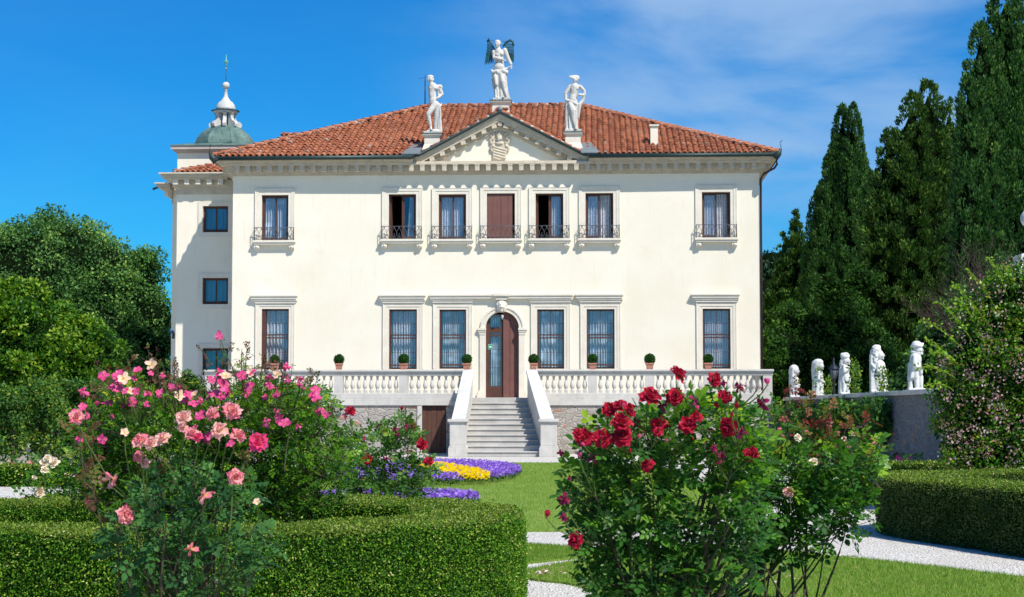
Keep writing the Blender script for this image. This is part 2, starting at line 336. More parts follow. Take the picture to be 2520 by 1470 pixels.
co.box(XL, XR, -.42, 0, ZCO + .09, ZCO + .13)
cornice = co.build('cornice', CORN, villa, 'weathered stone cornice with a row of small blocks', bevel=.012)
mo = MB(); mo.box(-.085, .085, -.44, -.15, ZMO - .02, ZCO - .003); mo.box(-.10, .10, -.452, -.15, ZCO - .045, ZCO - .001)
mom = mo.mesh('modillion', [CORN])
NM = 48; mods = []
for i in range(NM): mods.append(Matrix.Translation((X0 + .02 + (X1 - X0 - .04) * (i + .5) / NM, 0, 0)))
for i in range(9): mods.append(Matrix.Translation((X0, .15 + .44 * i, 0)) @ Matrix.Rotation(R(-90), 4, 'Z'))
for i in range(9): mods.append(Matrix.Translation((X1, .15 + .44 * i, 0)) @ Matrix.Rotation(R(90), 4, 'Z'))
for m in mods: link('modillion', mom, cornice, m)
# gutter round the eaves, broken at the pediment
gut = MB()
def half_round(pts, r=.085):
    gut.tube(pts, r, 10)
GZ = (ZG0 + ZG1) / 2
half_round([(X0 - .70, DEPTH + .7, GZ), (X0 - .72, -.72, GZ - .01), (XL, -.72, GZ)]); half_round([(XR, -.72, GZ), (X1 + .72, -.72, GZ + .01), (X1 + .70, DEPTH + .7, GZ)])
APX = fl(1230, 273.5, -.42); _k = (APX.z - .04 - GZ) / (APX.x - XL)
half_round([(XL - .1, -.72, GZ), (XL + .22, -.44, GZ + .22 * _k), (APX.x, -.42, APX.z - .04), (XR - .22, -.44, GZ + .22 * _k), (XR + .1, -.72, GZ)], .062)
# upturned corner spouts
for x, sg in ((X0 - .74, -1), (X1 + .74, 1)):
    gut.tube([(x - sg * .22, -.7, GZ - .12), (x - sg * .03, -.74, GZ + .05), (x + sg * .06, -.78, GZ + .22)], [.17, .11, .02], 8)
    gut.tube([(x + sg * .05, -.78, GZ + .15), (x + sg * .03, -.79, GZ + .34), (x + sg * (.03 if sg < 0 else .0), -.79, GZ + .46), (x + sg * (.0 if sg < 0 else .1), -.79, GZ + .55)], .014, 5)
gut.build('gutter', GUT, villa)
dp = MB(); gx = X1 + .62
dp.tube([(gx, -.62, GZ - .08), (gx + .02, -.60, GZ - .36), (gx - .08, -.5, GZ - .50), (X1 + .18, -.12, GZ - .66), (X1 + .06, -.03, GZ - .84), (X1 + .055, -.02, 9.0), (X1 + .055, -.02, 2.2)], .045, 8)
dp.build('downpipe', plain('brown_pipe', (.06, .028, .024), .5, .4), villa)
# ================================================================== pediment
pe = MB(); xa, za = APX.x, APX.z - .1; zl = GZ - .05
pe.prism([(XL + .2, ZCO + .1), (XR - .2, ZCO + .1), (xa, za - .25)], 0.0, .25, 1)
def band(p, d0, d1, m=0):
    for xs in (XL, XR):
        P = [(xs, zl - d0), (xa, za - d0), (xa, za - d1), (xs, zl - d1)]
        if xs < xa: P = P[::-1]
        pe.prism(P, -p, .02 if m == 0 else 0, m)
band(.39, -.07, .0); band(.36, .0, .12); band(.33, .12, .17); band(.29, .17, .27); band(.10, .27, .42); band(.14, .42, .46); band(.08, .46, .56)
ped = pe.build('pediment', [CORN, STUCCO], villa, 'triangular pediment with cream tympanum and raking block cornice', bevel=.01)
rmod = MB(); rmod.box(-.085, .085, -.28, -.08, -.15, 0); rmm = rmod.mesh('modillion', [CORN])
for xs in (XL, XR):
    n_ = 8; 
    for i in range(n_):
        t = (i + .75) / (n_ + .35); x = xs + (xa - xs) * t; z = zl - .27 + (za - zl) * t
        sh = Matrix.Identity(4); sh[2][0] = (za - zl) / (xa - xs)
        link('modillion', rmm, ped, Matrix.Translation((x, 0, z)) @ sh)
link('modillion', rmm, ped, Matrix.Translation((xa, 0, za - .30)))
# ================================================================== tiled roofs
def tile_template(w0=.088, w1=.07, L=.52, th=.018, n=7):
    V = []; F = []
    for (x, w, zz, d) in ((0, w0, .0, th), (0, w0, .0, 0), (L, w1, -.02, 0)):
        for i in range(n):
            a = math.pi * i / (n - 1); V.append((x, (w - d) * math.cos(a), zz + (w - d) * math.sin(a) * 1.0))
    for j in range(2):
        for i in range(n - 1): F.append((j * n + i, (j + 1) * n + i, (j + 1) * n + i + 1, j * n + i + 1))
    return np.array(V), np.array(F)
TT, TF = tile_template()
PT = TT * np.array([1, .9, -.55]); PF = TF[:, ::-1]
def tile_field(sp, o, e, up, width, clip, sp_c=.235, sp_r=.43):
    o, e, up = Vector(o), Vector(e).normalized(), Vector(up).normalized(); nrmv = e.cross(up).normalized()
    if nrmv.z < 0: nrmv = -nrmv
    P, RM, PP = [], [], []; nc = int(width / sp_c)
    for c in range(nc + 1):
        s_ = (c + .5) * width / (nc + 1); t0, t1 = clip(s_); jx = random.uniform(-.012, .012); ph = random.uniform(-.06, .06)
        k = 0
        while True:
            t = t0 + k * sp_r + (ph if k else -.02)
            if t > t1 - .12: break
            j = Vector((random.uniform(-.03, .03), random.uniform(-.03, .03), random.uniform(-.02, .02)))
            x = (up + e * j.x + nrmv * (-.035 + j.y)).normalized(); z = (nrmv - x * nrmv.dot(x)).normalized(); y = z.cross(x)
            P.append(o + e * (s_ + jx) + up * t + nrmv * (.03 + .012 * random.random())); RM.append([[x[i], y[i], z[i]] for i in range(3)])
            PP.append(o + e * (s_ + jx + sp_c / 2) + up * t + nrmv * .05); k += 1
    n_ = len(P); r = RNG.random(n_)
    sp.stamp(TT, TF, np.array(P), np.array(RM), np.ones(n_), 0, r); sp.stamp(PT, PF, np.array(PP), np.array(RM), np.ones(n_), 0, RNG.random(n_) * .5)
def ridge_tiles(sp, mb, a, b, r=.115, up=(0, 0, 1), L=.42):
    a, b = Vector(a), Vector(b); d = (b - a); n_ = max(2, int(d.length / L)); x = d.normalized(); z = (Vector(up) - x * x.dot(Vector(up))).normalized(); y = z.cross(x)
    P = [a + d * (i / n_) + z * random.uniform(0, .012) for i in range(n_)]; RM = [[[x[k], y[k], z[k]] for k in range(3)]] * n_
    sp.stamp(TT * np.array([.95, 1, 1]) * (r / .088) * np.array([.62, 1, 1]), TF, np.array(P), np.array(RM), np.ones(n_), 0, .35 + .3 * RNG.random(n_))
    mb.tube([a - z * .02, b - z * .02], r * .82, 8, 1)
EX0, EX1, EY0, EY1 = X0 - .70, X1 + .72, -.70, DEPTH + .70; EZ = GZ + .05
HY = (EY0 + EY1) / 2
RZ = fl(1240, 263, HY).z; RXL, RXR = fl(1052, 263, HY).x, fl(1425, 263, HY).x
sp = Soup(); rb = MB()
def slope(o, far, e, width, a_run, b_run):
    """tile field over a trapezium: eave from o along e, ridge between a_run and b_run"""
    o = Vector(o); up = Vector(far); H = up.length
    def clip(s):
        t0 = 1.0 if (abs(o.y - EY0) < 1e-4 and e[0] > .5 and XL - .35 < EX0 + s < XR + .35) else 0     # the gable stands here
        return (t0, H * min(1, s / max(a_run, .01), (width - s) / max(b_run, .01)) )
    tile_field(sp, o, e, up, width, clip)
Wf = EX1 - EX0
rise = RZ - EZ
slope((EX0, EY0, EZ), (0, HY - EY0, rise), (1, 0, 0), Wf, RXL - EX0, EX1 - RXR)
slope((EX0, EY1, EZ), (0, HY - EY1, rise), (1, 0, 0), Wf, RXL - EX0, EX1 - RXR)
slope((EX0, EY0, EZ), (RXL - EX0, 0, rise), (0, 1, 0), EY1 - EY0, HY - EY0, EY1 - HY)
slope((EX1, EY0, EZ), (RXR - EX1, 0, rise), (0, 1, 0), EY1 - EY0, HY - EY0, EY1 - HY)
A_, B_, C_, D_ = (EX0, EY0, EZ), (EX1, EY0, EZ), (EX1, EY1, EZ), (EX0, EY1, EZ); L_, M_ = (RXL, HY, RZ), (RXR, HY, RZ)
kk = .9 / (HY - EY0)
def up_(x, y): return (x, y, EZ + rise * (y - EY0) / (HY - EY0))
rb.add([A_, (XL - .35, EY0, EZ), up_(XL - .35, EY0 + .95), up_(XR + .35, EY0 + .95), (XR + .35, EY0, EZ), B_, M_, L_], [(0, 1, 2, 3, 4, 5, 6, 7)], 0); rb.quad(C_, D_, L_, M_, 0); rb.add([A_, L_, D_], [(0, 1, 2)], 0); rb.add([B_, C_, M_], [(0, 1, 2)], 0)
rb.quad((X0, 0, EZ - .1), (X0, DEPTH, EZ - .1), (X1, DEPTH, EZ - .1), (X1, 0, EZ - .1), 0)
dz = Vector((0, 0, .07))
for p, q in ((L_, M_), (A_, L_), (B_, M_), (C_, M_), (D_, L_)): ridge_tiles(sp, rb, Vector(p) + dz, Vector(q) + dz)
# gable over the pediment, running back into the main roof
gz = APX.z + .03; back = (gz - EZ) / rise * (HY - EY0) + EY0 + .3
gl, grr = (XL + .15, -.37, EZ + .03), (XR - .15, -.37, EZ + .03); ga, gb = (xa, -.37, gz), (xa, back, gz)
rb.add([gl, ga, gb, (XL + .15, back, EZ + .03)], [(0, 1, 2, 3)], 0); rb.add([grr, (XR - .15, back, EZ + .03), gb, ga], [(0, 1, 2, 3)], 0)
for sx, xe in ((1, XL + .15), (-1, XR - .15)):
    upv = Vector((xa - xe, 0, gz - EZ - .03)); H = upv.length
    tile_field(sp, (xe, -.34, EZ + .03), (0, 1, 0), upv, back + .6, lambda s: (max(0., H * (s - .3) / (back + .6) - .1), H))
ridge_tiles(sp, rb, (xa, -.33, gz + .06), (xa, back, gz + .06))
for xe in (XL + .3, XR - .3): ridge_tiles(sp, rb, (xe, -.31, EZ + .14), (xa, -.31, gz + .02), .10)
# dormer hump behind on the left
hb = fl(700, 338, 9.5); rb.box(hb.x - .05, hb.x + 2.2, 9.0, 10.2, hb.z - 1.2, hb.z - .08, 1)
tile_field(sp, (hb.x - .1, 8.8, hb.z - .06), (1, 0, 0), (0, 1, .2), 2.4, lambda s: (0, 1.4)); ridge_tiles(sp, rb, (hb.x - .1, 9.5, hb.z + .12), (hb.x + 2.3, 9.5, hb.z + .12))
hb2 = fl(655, 349, 9.0); rb.box(hb2.x, hb2.x + 1.2, 8.6, 9.6, hb2.z - 1, hb2.z - .06, 1); rb.box(hb2.x - .06, hb2.x + 1.26, 8.5, 9.7, hb2.z - .06, hb2.z, 2)
rb.build('roof_bed', [UNDER, MORT, LEAD], villa)
roof = sp.build('roof', TILE, villa, 'red terracotta barrel tile roof', smooth=True)
# lead flashings at the pediment's feet
for xs, sg in ((XL, -1), (XR, 1)):
    k = rise / (HY - EY0)
    x_out, x_in = xs + sg * .42, xs - sg * .3
    P = [(x_out, -.68, EZ + .10), (x_in, -.68, EZ + .10), (x_in, .9, EZ + .14 + k * 1.5), (xs + sg * .1, .9, EZ + .14 + k * 1.5)]
    if sg > 0: P = [P[1], P[0], P[3], P[2]]
    fh = MB(); fh.add(P + [(p[0], p[1], p[2] - .04) for p in P], [(0, 1, 2, 3), (7, 6, 5, 4), (0, 4, 5, 1), (1, 5, 6, 2), (2, 6, 7, 3), (3, 7, 4, 0)]); fh.build('flashing', LEAD, villa)
# chimney
ch = MB(); c0, c1 = fl(1601, 361, .8), fl(1619, 310, .8)
ch.box(c0.x, c1.x, .8, 1.35, c0.z - .5, c1.z); ch.prism([(c0.x - .05, c0.z - .3), (c1.x + .05, c0.z - .3), (c1.x, c0.z + .12), (c0.x, c0.z + .12)], .76, 1.39)
ch.box(c0.x - .05, c1.x + .05, .74, 1.41, c1.z, c1.z + .05); ch.build('chimney', STUCCO, villa, 'narrow cream chimney on right roof slope')
# statue plinths on the roof
PED = {}
for key, u0, u1, v, yy in (('l', 1039, 1087, 328, -.05), ('c', 1206, 1257, 246.5, .25), ('r', 1386, 1434, 324.5, -.05)):
    a, b = fl(u0, v, yy), fl(u1, v, yy); w = (b.x - a.x) / 2; cx = (a.x + b.x) / 2; zt = a.z; p = MB()
    zb = zt - (1.0 if key == 'c' else 1.1)
    sc_ = .68
    p.lathe([(w * 1.02, zb - .2), (w * 1.0, zt - .62), (w * .80, zt - .42), (w * .78, zt - .16), (w * .84, zt - .13), (w * .98, zt - .07), (w, zt - .05), (w, zt - .012)], (cx, yy + w, 0), 4, 0, False, math.pi / 4, True)
    p.box(cx - w - .02, cx + w + .02, yy - .02, yy + 2 * w + .02, zt - .012, zt + .012, 1)
    p.build('statue_plinth', [TRIM, GUT], villa); PED[key] = (cx, yy + w, zt + .012, w)
bl = fl(1248, 270, -.5); kb = MB(); kb.ball((xa, -.36, gz + .06), .12, 12); kb.build('ridge_ball', LEAD, villa)
# ================================================================== windows
def sash(parent, x0, x1, z0, z1, y, w=.055, t=.05, pane=True, wmat=None):
    m = MB(); m.box(x0, x0 + w, y, y + t, z0, z1); m.box(x1 - w, x1, y, y + t, z0, z1); m.box(x0 + w, x1 - w, y, y + t, z1 - w, z1); m.box(x0 + w, x1 - w, y, y + t, z0, z0 + w * 1.6)
    m.build('sash', wmat or WOOD, parent)
    if pane:
        g = MB(); g.quad((x0 + w, y + t * .5, z0 + w), (x1 - w, y + t * .5, z0 + w), (x1 - w, y + t * .5, z1 - w), (x0 + w, y + t * .5, z1 - w)); g.build('pane', GLASS, parent)
def curtain(parent, x0, x1, z0, z1, y, mat, waves=9, skew=0.0):
    nx, nz = 60, 8; v = []; f = []
    for j in range(nz + 1):
        for i in range(nx + 1):
            s_ = i / nx; tz = j / nz; x = x0 + (x1 - x0) * s_ + (skew * (1 - s_) * tz)
            v.append((x, y + .055 * math.sin(s_ * waves * 6.28 + .5 * math.sin(tz * 3 + s_ * 9)) + .012 * math.sin(s_ * waves * 13), z0 + (z1 - z0) * tz))
    for j in range(nz):
        for i in range(nx): f.append((j * (nx + 1) + i, j * (nx + 1) + i + 1, (j + 1) * (nx + 1) + i + 1, (j + 1) * (nx + 1) + i))
    b = MB(); b.add(v, f, 0, True); b.build('curtain', mat, parent)
def surround(parent, x0, x1, z0, z1, w, w2, ends=True, p=.042, bottom=True):
    m = MB()
    for a, b, q in ((w, w2, p), (w2, 0, p * .55)):
        m.box(x0 - a, x0 - b, -q, .0, z0, z1 + b); m.box(x1 + b, x1 + a, -q, .0, z0, z1 + b); m.box(x0 - a, x1 + a, -q, .0, z1 + b, z1 + a)
    e = w + .012; m.box(x0 - e, x0 - w + .03, -p - .014, -p, z0, z1 + w - .03); m.box(x1 + w - .03, x1 + e, -p - .014, -p, z0, z1 + w - .03); m.box(x0 - e, x1 + e, -p - .014, -p, z1 + w - .03, z1 + e)
    if bottom: m.box(x0 - w, x1 + w, -p, 0, z0 - w * .9, z0)
    return m.build('surround', TRIM, parent, bevel=.006)
def railing_mesh(w, h, pr):
    """wrought-iron balcony front of crossing wavy bars, with side returns; origin at its foot's middle, on the wall"""
    m = MB(); x0, x1 = -w / 2, w / 2; r = .008
    m.tube([(x0, 0, h), (x0, -pr, h), (x1, -pr, h), (x1, 0, h)], .011, 5); m.tube([(x0, 0, .03), (x0, -pr, .03), (x1, -pr, .03), (x1, 0, .03)], .009, 5)
    for x in (x0, x1): m.tube([(x, -pr, 0), (x, -pr, h + .03)], .013, 5)
    n_ = 8; cw = w / n_
    for k in range(n_):
        c = x0 + (k + .5) * cw
        for sg in (-1, 1):
            pts = []
            for j in range(11):
                t = j / 10; off = .5 * math.cos(t * math.pi * 1.5 + .0) if False else .5 * math.sin(math.pi * (t * 1.15 + .02))
                pts.append((c + sg * cw * off, -pr, .03 + (h - .03) * t))
            m.tube(pts, r, 4)
        m.tube([(c, -pr, .03), (c, -pr, .03 + h * .32)], r, 4); m.ball((c, -pr, .03 + h * .36), .017, 6); m.ball((c + cw / 2, -pr, .03 + h * .45), .016, 6)
        m.tube([(c - .03, -pr, h * .22), (c, -pr, h * .16), (c + .03, -pr, h * .22)], r * .9, 4); m.tube([(c, -pr, h - .005), (c, -pr, h * .82)], r, 4)
    for x in (x0, x1):
        for k in range(2):
            c = -pr * (k + .5) / 2
            for sg in (-1, 1): m.tube([(x, c + sg * pr * .25 * math.sin(math.pi * j / 8), .03 + (h - .03) * j / 8) for j in range(9)], r, 4)
    return m
RMESH = {}
def upper_window(r, kind):
    x0, x1, z0, z1 = rect(*r); cx = (x0 + x1) / 2; hw = (x1 - x0) / 2
    names = {'both': 'closed window with pale curtains behind both sashes', 'left_open': 'window with dark open left half', 'shut': 'window closed by brown board shutters', 'right_open': 'window whose right half shows bare lace curtain'}
    w = MB(); t = .05; y = .13
    w.box(x0, x0 + t, y, y + .12, z0, z1); w.box(x1 - t, x1, y, y + .12, z0, z1); w.box(x0 + t, x1 - t, y, y + .12, z1 - t, z1); w.box(x0 + t, x1 - t, y, y + .12, z0, z0 + .03)
    f = w.build('window', WOOD, villa, names[kind])
    xm = cx + {'both': 0.02, 'left_open': .02, 'right_open': -.02, 'shut': 0}[kind]; a, b = x0 + t, x1 - t; c, d = z0 + .03, z1 - t
    if kind == 'shut':
        for i, (q0, q1) in enumerate(((x0 + .01, x0 + .23), (x0 + .235, cx - .004), (cx + .004, cx + .27), (cx + .275, x1 - .10))):
            m = MB(); m.box(q0, q1, .045, .085, z0 + .01, z1 - .02); m.build('shutter', DOORM, f, bevel=.006)
    else:
        if kind != 'left_open': sash(f, a, xm + .03, c, d, y + .03)
        else:
            m = MB(); m.box(xm - .05, xm + .0, y, y + .05, c, d); m.build('sash', WOOD, f); 
            m = MB(); m.box(a, a + .05, y + .06, y + .6, c, d); m.build('open_sash', WOOD, f)
        if kind != 'right_open': sash(f, xm - (.03 if kind == 'both' else 0), b, c, d, y + .035 if kind == 'both' else y + .03)
        else:
            m = MB(); m.box(b - .05, b, y + .06, y + .6, c, d); m.build('open_sash', WOOD, f)
        if kind in ('both', 'right_open'): curtain(f, a, b, c, d, .36, LACE if kind == 'right_open' or r[0] > 1000 else VEIL, 10)
        else: curtain(f, xm + (.12 if r[0] < 1000 else 0), b, c, d, .36, VEIL if r[0] < 1000 else LACE, 5, .12 if r[0] < 1000 else 0)
    surround(f, x0, x1, z0, z1, .25, .12, bottom=False)
    s = MB(); zz = fl(r[0], r[3] + .8).z
    zz = z0 - .005; s.box(cx - .84, cx + .84, -.24, 0, zz - .085, zz - .0); s.box(cx - .80, cx + .80, -.20, 0, zz - .165, zz - .085)
    for sg in (-1, 1):
        q = cx + sg * .69
        s.box(q - .10, q + .10, -.15, 0, zz - .34, zz - .165); s.tube([(q - .102, -.10, zz - .27), (q + .102, -.10, zz - .27)], .08, 10); s.ball((q, -.175, zz - .25), .05, 8)
    s.build('sill', TRIM, f, bevel=.008)
    if 'm' not in RMESH: RMESH['m'] = railing_mesh(1.55, .50, .20).mesh('railing', [IRON])
    link('railing', RMESH['m'], f, Matrix.Translation((cx, -.02, zz)))
for r, k in zip(UP, ('both', 'left_open', 'both', 'shut', 'left_open', 'right_open', 'right_open')): upper_window(r, k)
def lower_window(r, i):
    x0, x1, z0, z1 = rect(*r); cx = (x0 + x1) / 2; w = MB(); t = .06; y = .12; H = z1 - z0
    w.box(x0, x0 + t + (.10 if i == 0 else 0), .03, y + .12, z0, z1); w.box(x1 - t, x1, .03, y + .12, z0, z1); w.box(x0 + t, x1 - t, y, y + .12, z1 - t, z1); w.box(x0 + t, x1 - t, y, y + .12, z0, z0 + .07)
    f = w.build('window', WOOD, villa, 'tall barred lower window with curtain and stone hood'); a, b = x0 + t, x1 - t
    br = MB()
    for k in (.52, .57): br.box(a, b, .06, .10, z0 + H * (k - .008) - .0, z0 + H * (k + .008) + .01)
    br.box(a, b, .06, .10, z0 + H * .055, z0 + H * .08)
    for k in (.28, .76): br.box(a, b, .07, .085, z0 + H * k - .006, z0 + H * k + .006)
    br.box(cx - .008, cx + .008, .07, .085, z0, z1)
    for k in (-1, 1): br.box(cx + k * .2 - .004, cx + k * .2 + .004, .07, .085, z0, z1)
    br.build('bars', WOOD, f)
    g = MB(); g.quad((a, y + .05, z0), (b, y + .05, z0), (b, y + .05, z1), (a, y + .05, z1)); g.build('pane', GLASS, f); curtain(f, a, b, z0, z1, .34, LACE if i in (0, 1, 5) else VEIL, 7 + 2 * (i % 3))
    surround(f, x0, x1, z0, z1, .235, .10)
    if i in (0, 1, 4, 5):
        e0, e1 = fx({0: 614, 1: 931, 4: 1415, 5: 1702}[i]), fx({0: 731, 1: 1047, 4: 1535, 5: 1823}[i]); hood(f, e0, e1, x0, x1)
    return f
def hood(par, e0, e1, x0, x1, corona=True):
    m = MB(); zt = zc(723.5, -.25); 
    if corona: m.box(e0, e1, -.20, 0, zt - .07, zt); m.box(e0 + .04, e1 - .04, -.16, 0, zt - .17, zt - .07)
    m.box(x0 - .33, x1 + .33, -.125, 0, zt - .24, zt - .17); m.box(x0 - .27, x1 + .27, -.09, 0, zt - .33, zt - .24); m.build('hood', TRIM, par, bevel=.008)
lw = [lower_window(r, i) for i, r in enumerate(LO)]
for i in (2, 3):
    x0, x1, _, _ = rect(*LO[i]); hood(lw[i], 0, 0, x0, x1, False)
# ---- door
zt = zc(723.5, -.25); dm = MB(); e0, e1 = fx(1055), fx(1411)
dm.box(e0, e1, -.20, 0, zt - .07, zt); dm.box(e0 + .04, e1 - .04, -.16, 0, zt - .17, zt - .07); kx = fx(1234); dm.box(kx - .32, kx + .32, -.26, -.0, zt - .075, zt + .035)
dm.box(kx - .22, kx + .22, -.20, 0, zt - .22, zt - .17)
for i in range(16):
    t0, t1 = math.pi * i / 16, math.pi * (i + 1) / 16
    for ra, rb_, q in ((dr, dr + .13, .055), (dr + .13, dr + .21, .085)):
        P = [(dcx + ra * math.cos(t0), dsz + ra * math.sin(t0)), (dcx + rb_ * math.cos(t0), dsz + rb_ * math.sin(t0)), (dcx + rb_ * math.cos(t1), dsz + rb_ * math.sin(t1)), (dcx + ra * math.cos(t1), dsz + ra * math.sin(t1))]
        dm.prism(P, -q, 0)
for sg in (-1, 1):
    j0 = dcx + sg * dr; bx = lambda a, b, q, z0, z1: dm.box(min(j0 + sg * a, j0 + sg * b), max(j0 + sg * a, j0 + sg * b), -q, 0.0, z0, z1)
    bx(0, .23, .06, TZ + .32, dsz - .26); bx(-.02, .32, .13, dsz - .09, dsz - .0); bx(-.01, .28, .10, dsz - .17, dsz - .09); bx(0, .25, .08, dsz - .26, dsz - .17)
    bx(0, .30, .12, TZ + .16, TZ + .26); bx(0, .34, .14, TZ + .01, TZ + .16); bx(0, .26, .09, TZ + .26, TZ + .32)
dm.build('door_surround', TRIM, villa, 'pale stone arch around the front door', bevel=.006)
dd = MB(); dmid = fx(1238)
dd.box(dx0, dx0 + .09, .16, .28, TZ + .02, dz1 - .2); door = dd.build('door', WOOD, villa, 'arched front door, glazed left leaf beside brown boarded leaf')
gx0, gx1 = dx0 + .09, dmid
g = MB()
for (a, b, c, d) in ((gx0, gx0 + .07, TZ + .02, dz1 - .12), (gx1 - .10, gx1, TZ + .02, dz1 - .01)): g.box(a, b, .17, .24, c, d)
zr = [(TZ + .02, TZ + .48), (dsz - .18, dsz + .04), (dsz - .31, dsz - .25)]
for a, b in zr: g.box(gx0 + .07, gx1 - .10, .17, .24, a, b)
for z in (TZ + 1.18, TZ + 1.9): g.box(gx0 + .07, gx1 - .10, .19, .21, z, z + .018)
g.build('glazed_leaf', WOOD, door)
g = MB(); g.quad((gx0 + .07, .21, TZ + .4), (gx1 - .1, .21, TZ + .4), (gx1 - .1, .21, dz1 - .2), (gx0 + .07, .21, dz1 - .2)); g.build('pane', GLASS, door)
curtain(door, gx0 + .05, gx1 - .02, TZ + .4, dz1 - .1, .36, VEIL, 6)
# boarded leaf with rounded head: curved top polygon
def archz(x): return dsz + math.sqrt(max(0, dr * dr - (x - dcx) ** 2))
xm_ = dcx + .28
for a, b, y0, y1 in ((gx1 + .0, xm_, .10, .15), (xm_ + .006, dx1, .17, .22)):
    n_ = 6; P = [(a, TZ + .02), (b, TZ + .02)] + [(b + (a - b) * i / n_, archz(b + (a - b) * i / n_)) for i in range(n_ + 1)]
    m = MB(); m.prism(P, y0, y1); m.build('boarded_leaf', DOORM, door, bevel=.004)
m = MB(); m.box(dx0 - .05, dx1 + .05, -.10, .28, TZ + .0, TZ + .03); m.build('threshold', STEPM, door)
# ================================================================== side wing with lantern tower
WY = 3.0; wx0 = fl(433.5, 700, WY).x; wz = lambda v, y=WY: fl(500, v, y).z
wsx = fl(422.5, 700, WY + 1.6).x; wdx = wx0 - wsx
WIN = [(499, 562, 507, 572), (498, 562, 684, 749), (498, 562, 857, 923)]
wh = [rect(*r, WY) for r in WIN]
m = MB(); ztop = wz(437, WY - .4); holed_wall(m, wx0, X0 + .05, 0, ztop, wh, WY, .2)
m.quad((wx0, WY, 0), (wx0, WY, ztop), (wx0, 14, ztop), (wx0, 14, 0)); m.box(wx0 - wdx, wx0 + .2, WY + 1.6, 13, 0, ztop - .25)
m.box(wx0 + .3, X0, 5.5, 5.6, 0.5, 10); m.build('side_wing_wall', STUCCO, villa, 'cream wall of the set-back left wing')
m = MB(); m.box(wx0 + .3, X0 - .1, 4.0, 4.05, .5, 10.5); m.build('wing_room', DARK, villa)
m = MB(); zb = wz(465); 
def wl(p, z0, z1): m.box(wx0 - p, X0 - .75 if p > .3 else X0 - .2, WY - p, WY, z0, z1); m.box(wx0 - p, wx0, WY, WY + 1.6, z0, z1); m.box(wx0 - wdx - p, wx0 - wdx, WY + 1.6, 11, z0 - .2, z1 - .2); m.box(wx0 - wdx - p, wx0 - wdx, WY + 1.6 - p, WY + 1.6, z0 - .2, z1 - .2)
z1_ = wz(453, WY - .45); z2_ = wz(441, WY - .45); z3_ = wz(424, WY - .62)
wl(.03, wz(479), zb); wl(.10, zb, zb + .08); wl(.17, zb + .08, z2_); wl(.46, z2_, z2_ + .09); wl(.56, z2_ + .09, z3_ - .06); wl(.64, z3_ - .06, z3_)
wc = m.build('wing_cornice', CORN, villa, bevel=.01)
m = MB(); m.box(-.1, .1, -.42, -.15, z1_, z2_ - .003); wmm = m.mesh('modillion', [TRIM])
for i in range(5): link('modillion', wmm, wc, Matrix.Translation((fl(434 + 3 + 27.4 * i, 500, WY).x, WY, 0)))
for i in range(3): link('modillion', wmm, wc, Matrix.Translation((wx0 - wdx, WY + 2.0 + .5 * i, -.2)) @ Matrix.Rotation(R(-90), 4, 'Z'))
for r in WIN:
    x0, x1, z0, z1 = rect(*r, WY); w = MB(); t = .055; y = WY + .10
    w.box(x0, x0 + t, y, y + .08, z0, z1); w.box(x1 - t, x1, y, y + .08, z0, z1); w.box(x0 + t, x1 - t, y, y + .08, z1 - t, z1); w.box(x0 + t, x1 - t, y, y + .08, z0, z0 + t); f = w.build('window', WOOD, villa, 'square two-sash window of the left wing')
    xm = (x0 + x1) / 2 + .01; sash(f, x0 + t, xm + .02, z0 + t, z1 - t, y + .02, .045); sash(f, xm - .02, x1 - t, z0 + t, z1 - t, y + .025, .045); curtain(f, x0, x1, z0, z1, y + .25, plain('sky_reflection', (.10, .22, .32), .9), 4)  # no blind hangs here: blue sky reflection of the panes painted on a sheet
    s = MB(); q = .19
    s.box(x0 - q, x0, WY - .04, WY, z0 - q, z1 + q); s.box(x1, min(x1 + q, X0 - .005), WY - .04, WY, z0 - q, z1 + q); s.box(x0, x1, WY - .04, WY, z1, z1 + q); s.box(x0, x1, WY - .04, WY, z0 - q, z0); s.build('surround', TRIM, f)
# wing roof
sp2 = Soup(); rb2 = MB(); ez = z3_ + .02; a = Vector((wx0 - .05, WY - .35, ez)); hz = fl(545, 396, 6).z
tile_field(sp2, a, (1, 0, 0), (0, 6 - WY + .35, hz - ez), 3.4, lambda s: (0, min(3.6, s * 1.45)))
tile_field(sp2, a, (0, 1, 0), (2.6, 0, hz - ez), 6, lambda s: (0, min(2.8, s * .8)))
rb2.quad(a, (wx0 + 3.4, WY - .35, ez), (wx0 + 3.4, 6, hz), (wx0 + 2.5, 6, hz)); rb2.quad(a, (wx0 + 2.5, 6, hz), (wx0 + 2.5, 12, hz), (wx0 - .05, 12, ez))
ridge_tiles(sp2, rb2, a + Vector((0, 0, .05)), (wx0 + 2.5, 6, hz + .08)); rb2.box(wx0 - .5, X0 - .8, WY - .45, WY + .1, ez - .02, ez + .012, 2)
rb2.build('wing_roof_bed', [UNDER, MORT, LEAD], villa); sp2.build('wing_roof', TILE, villa, 'small tiled slope over the left wing')
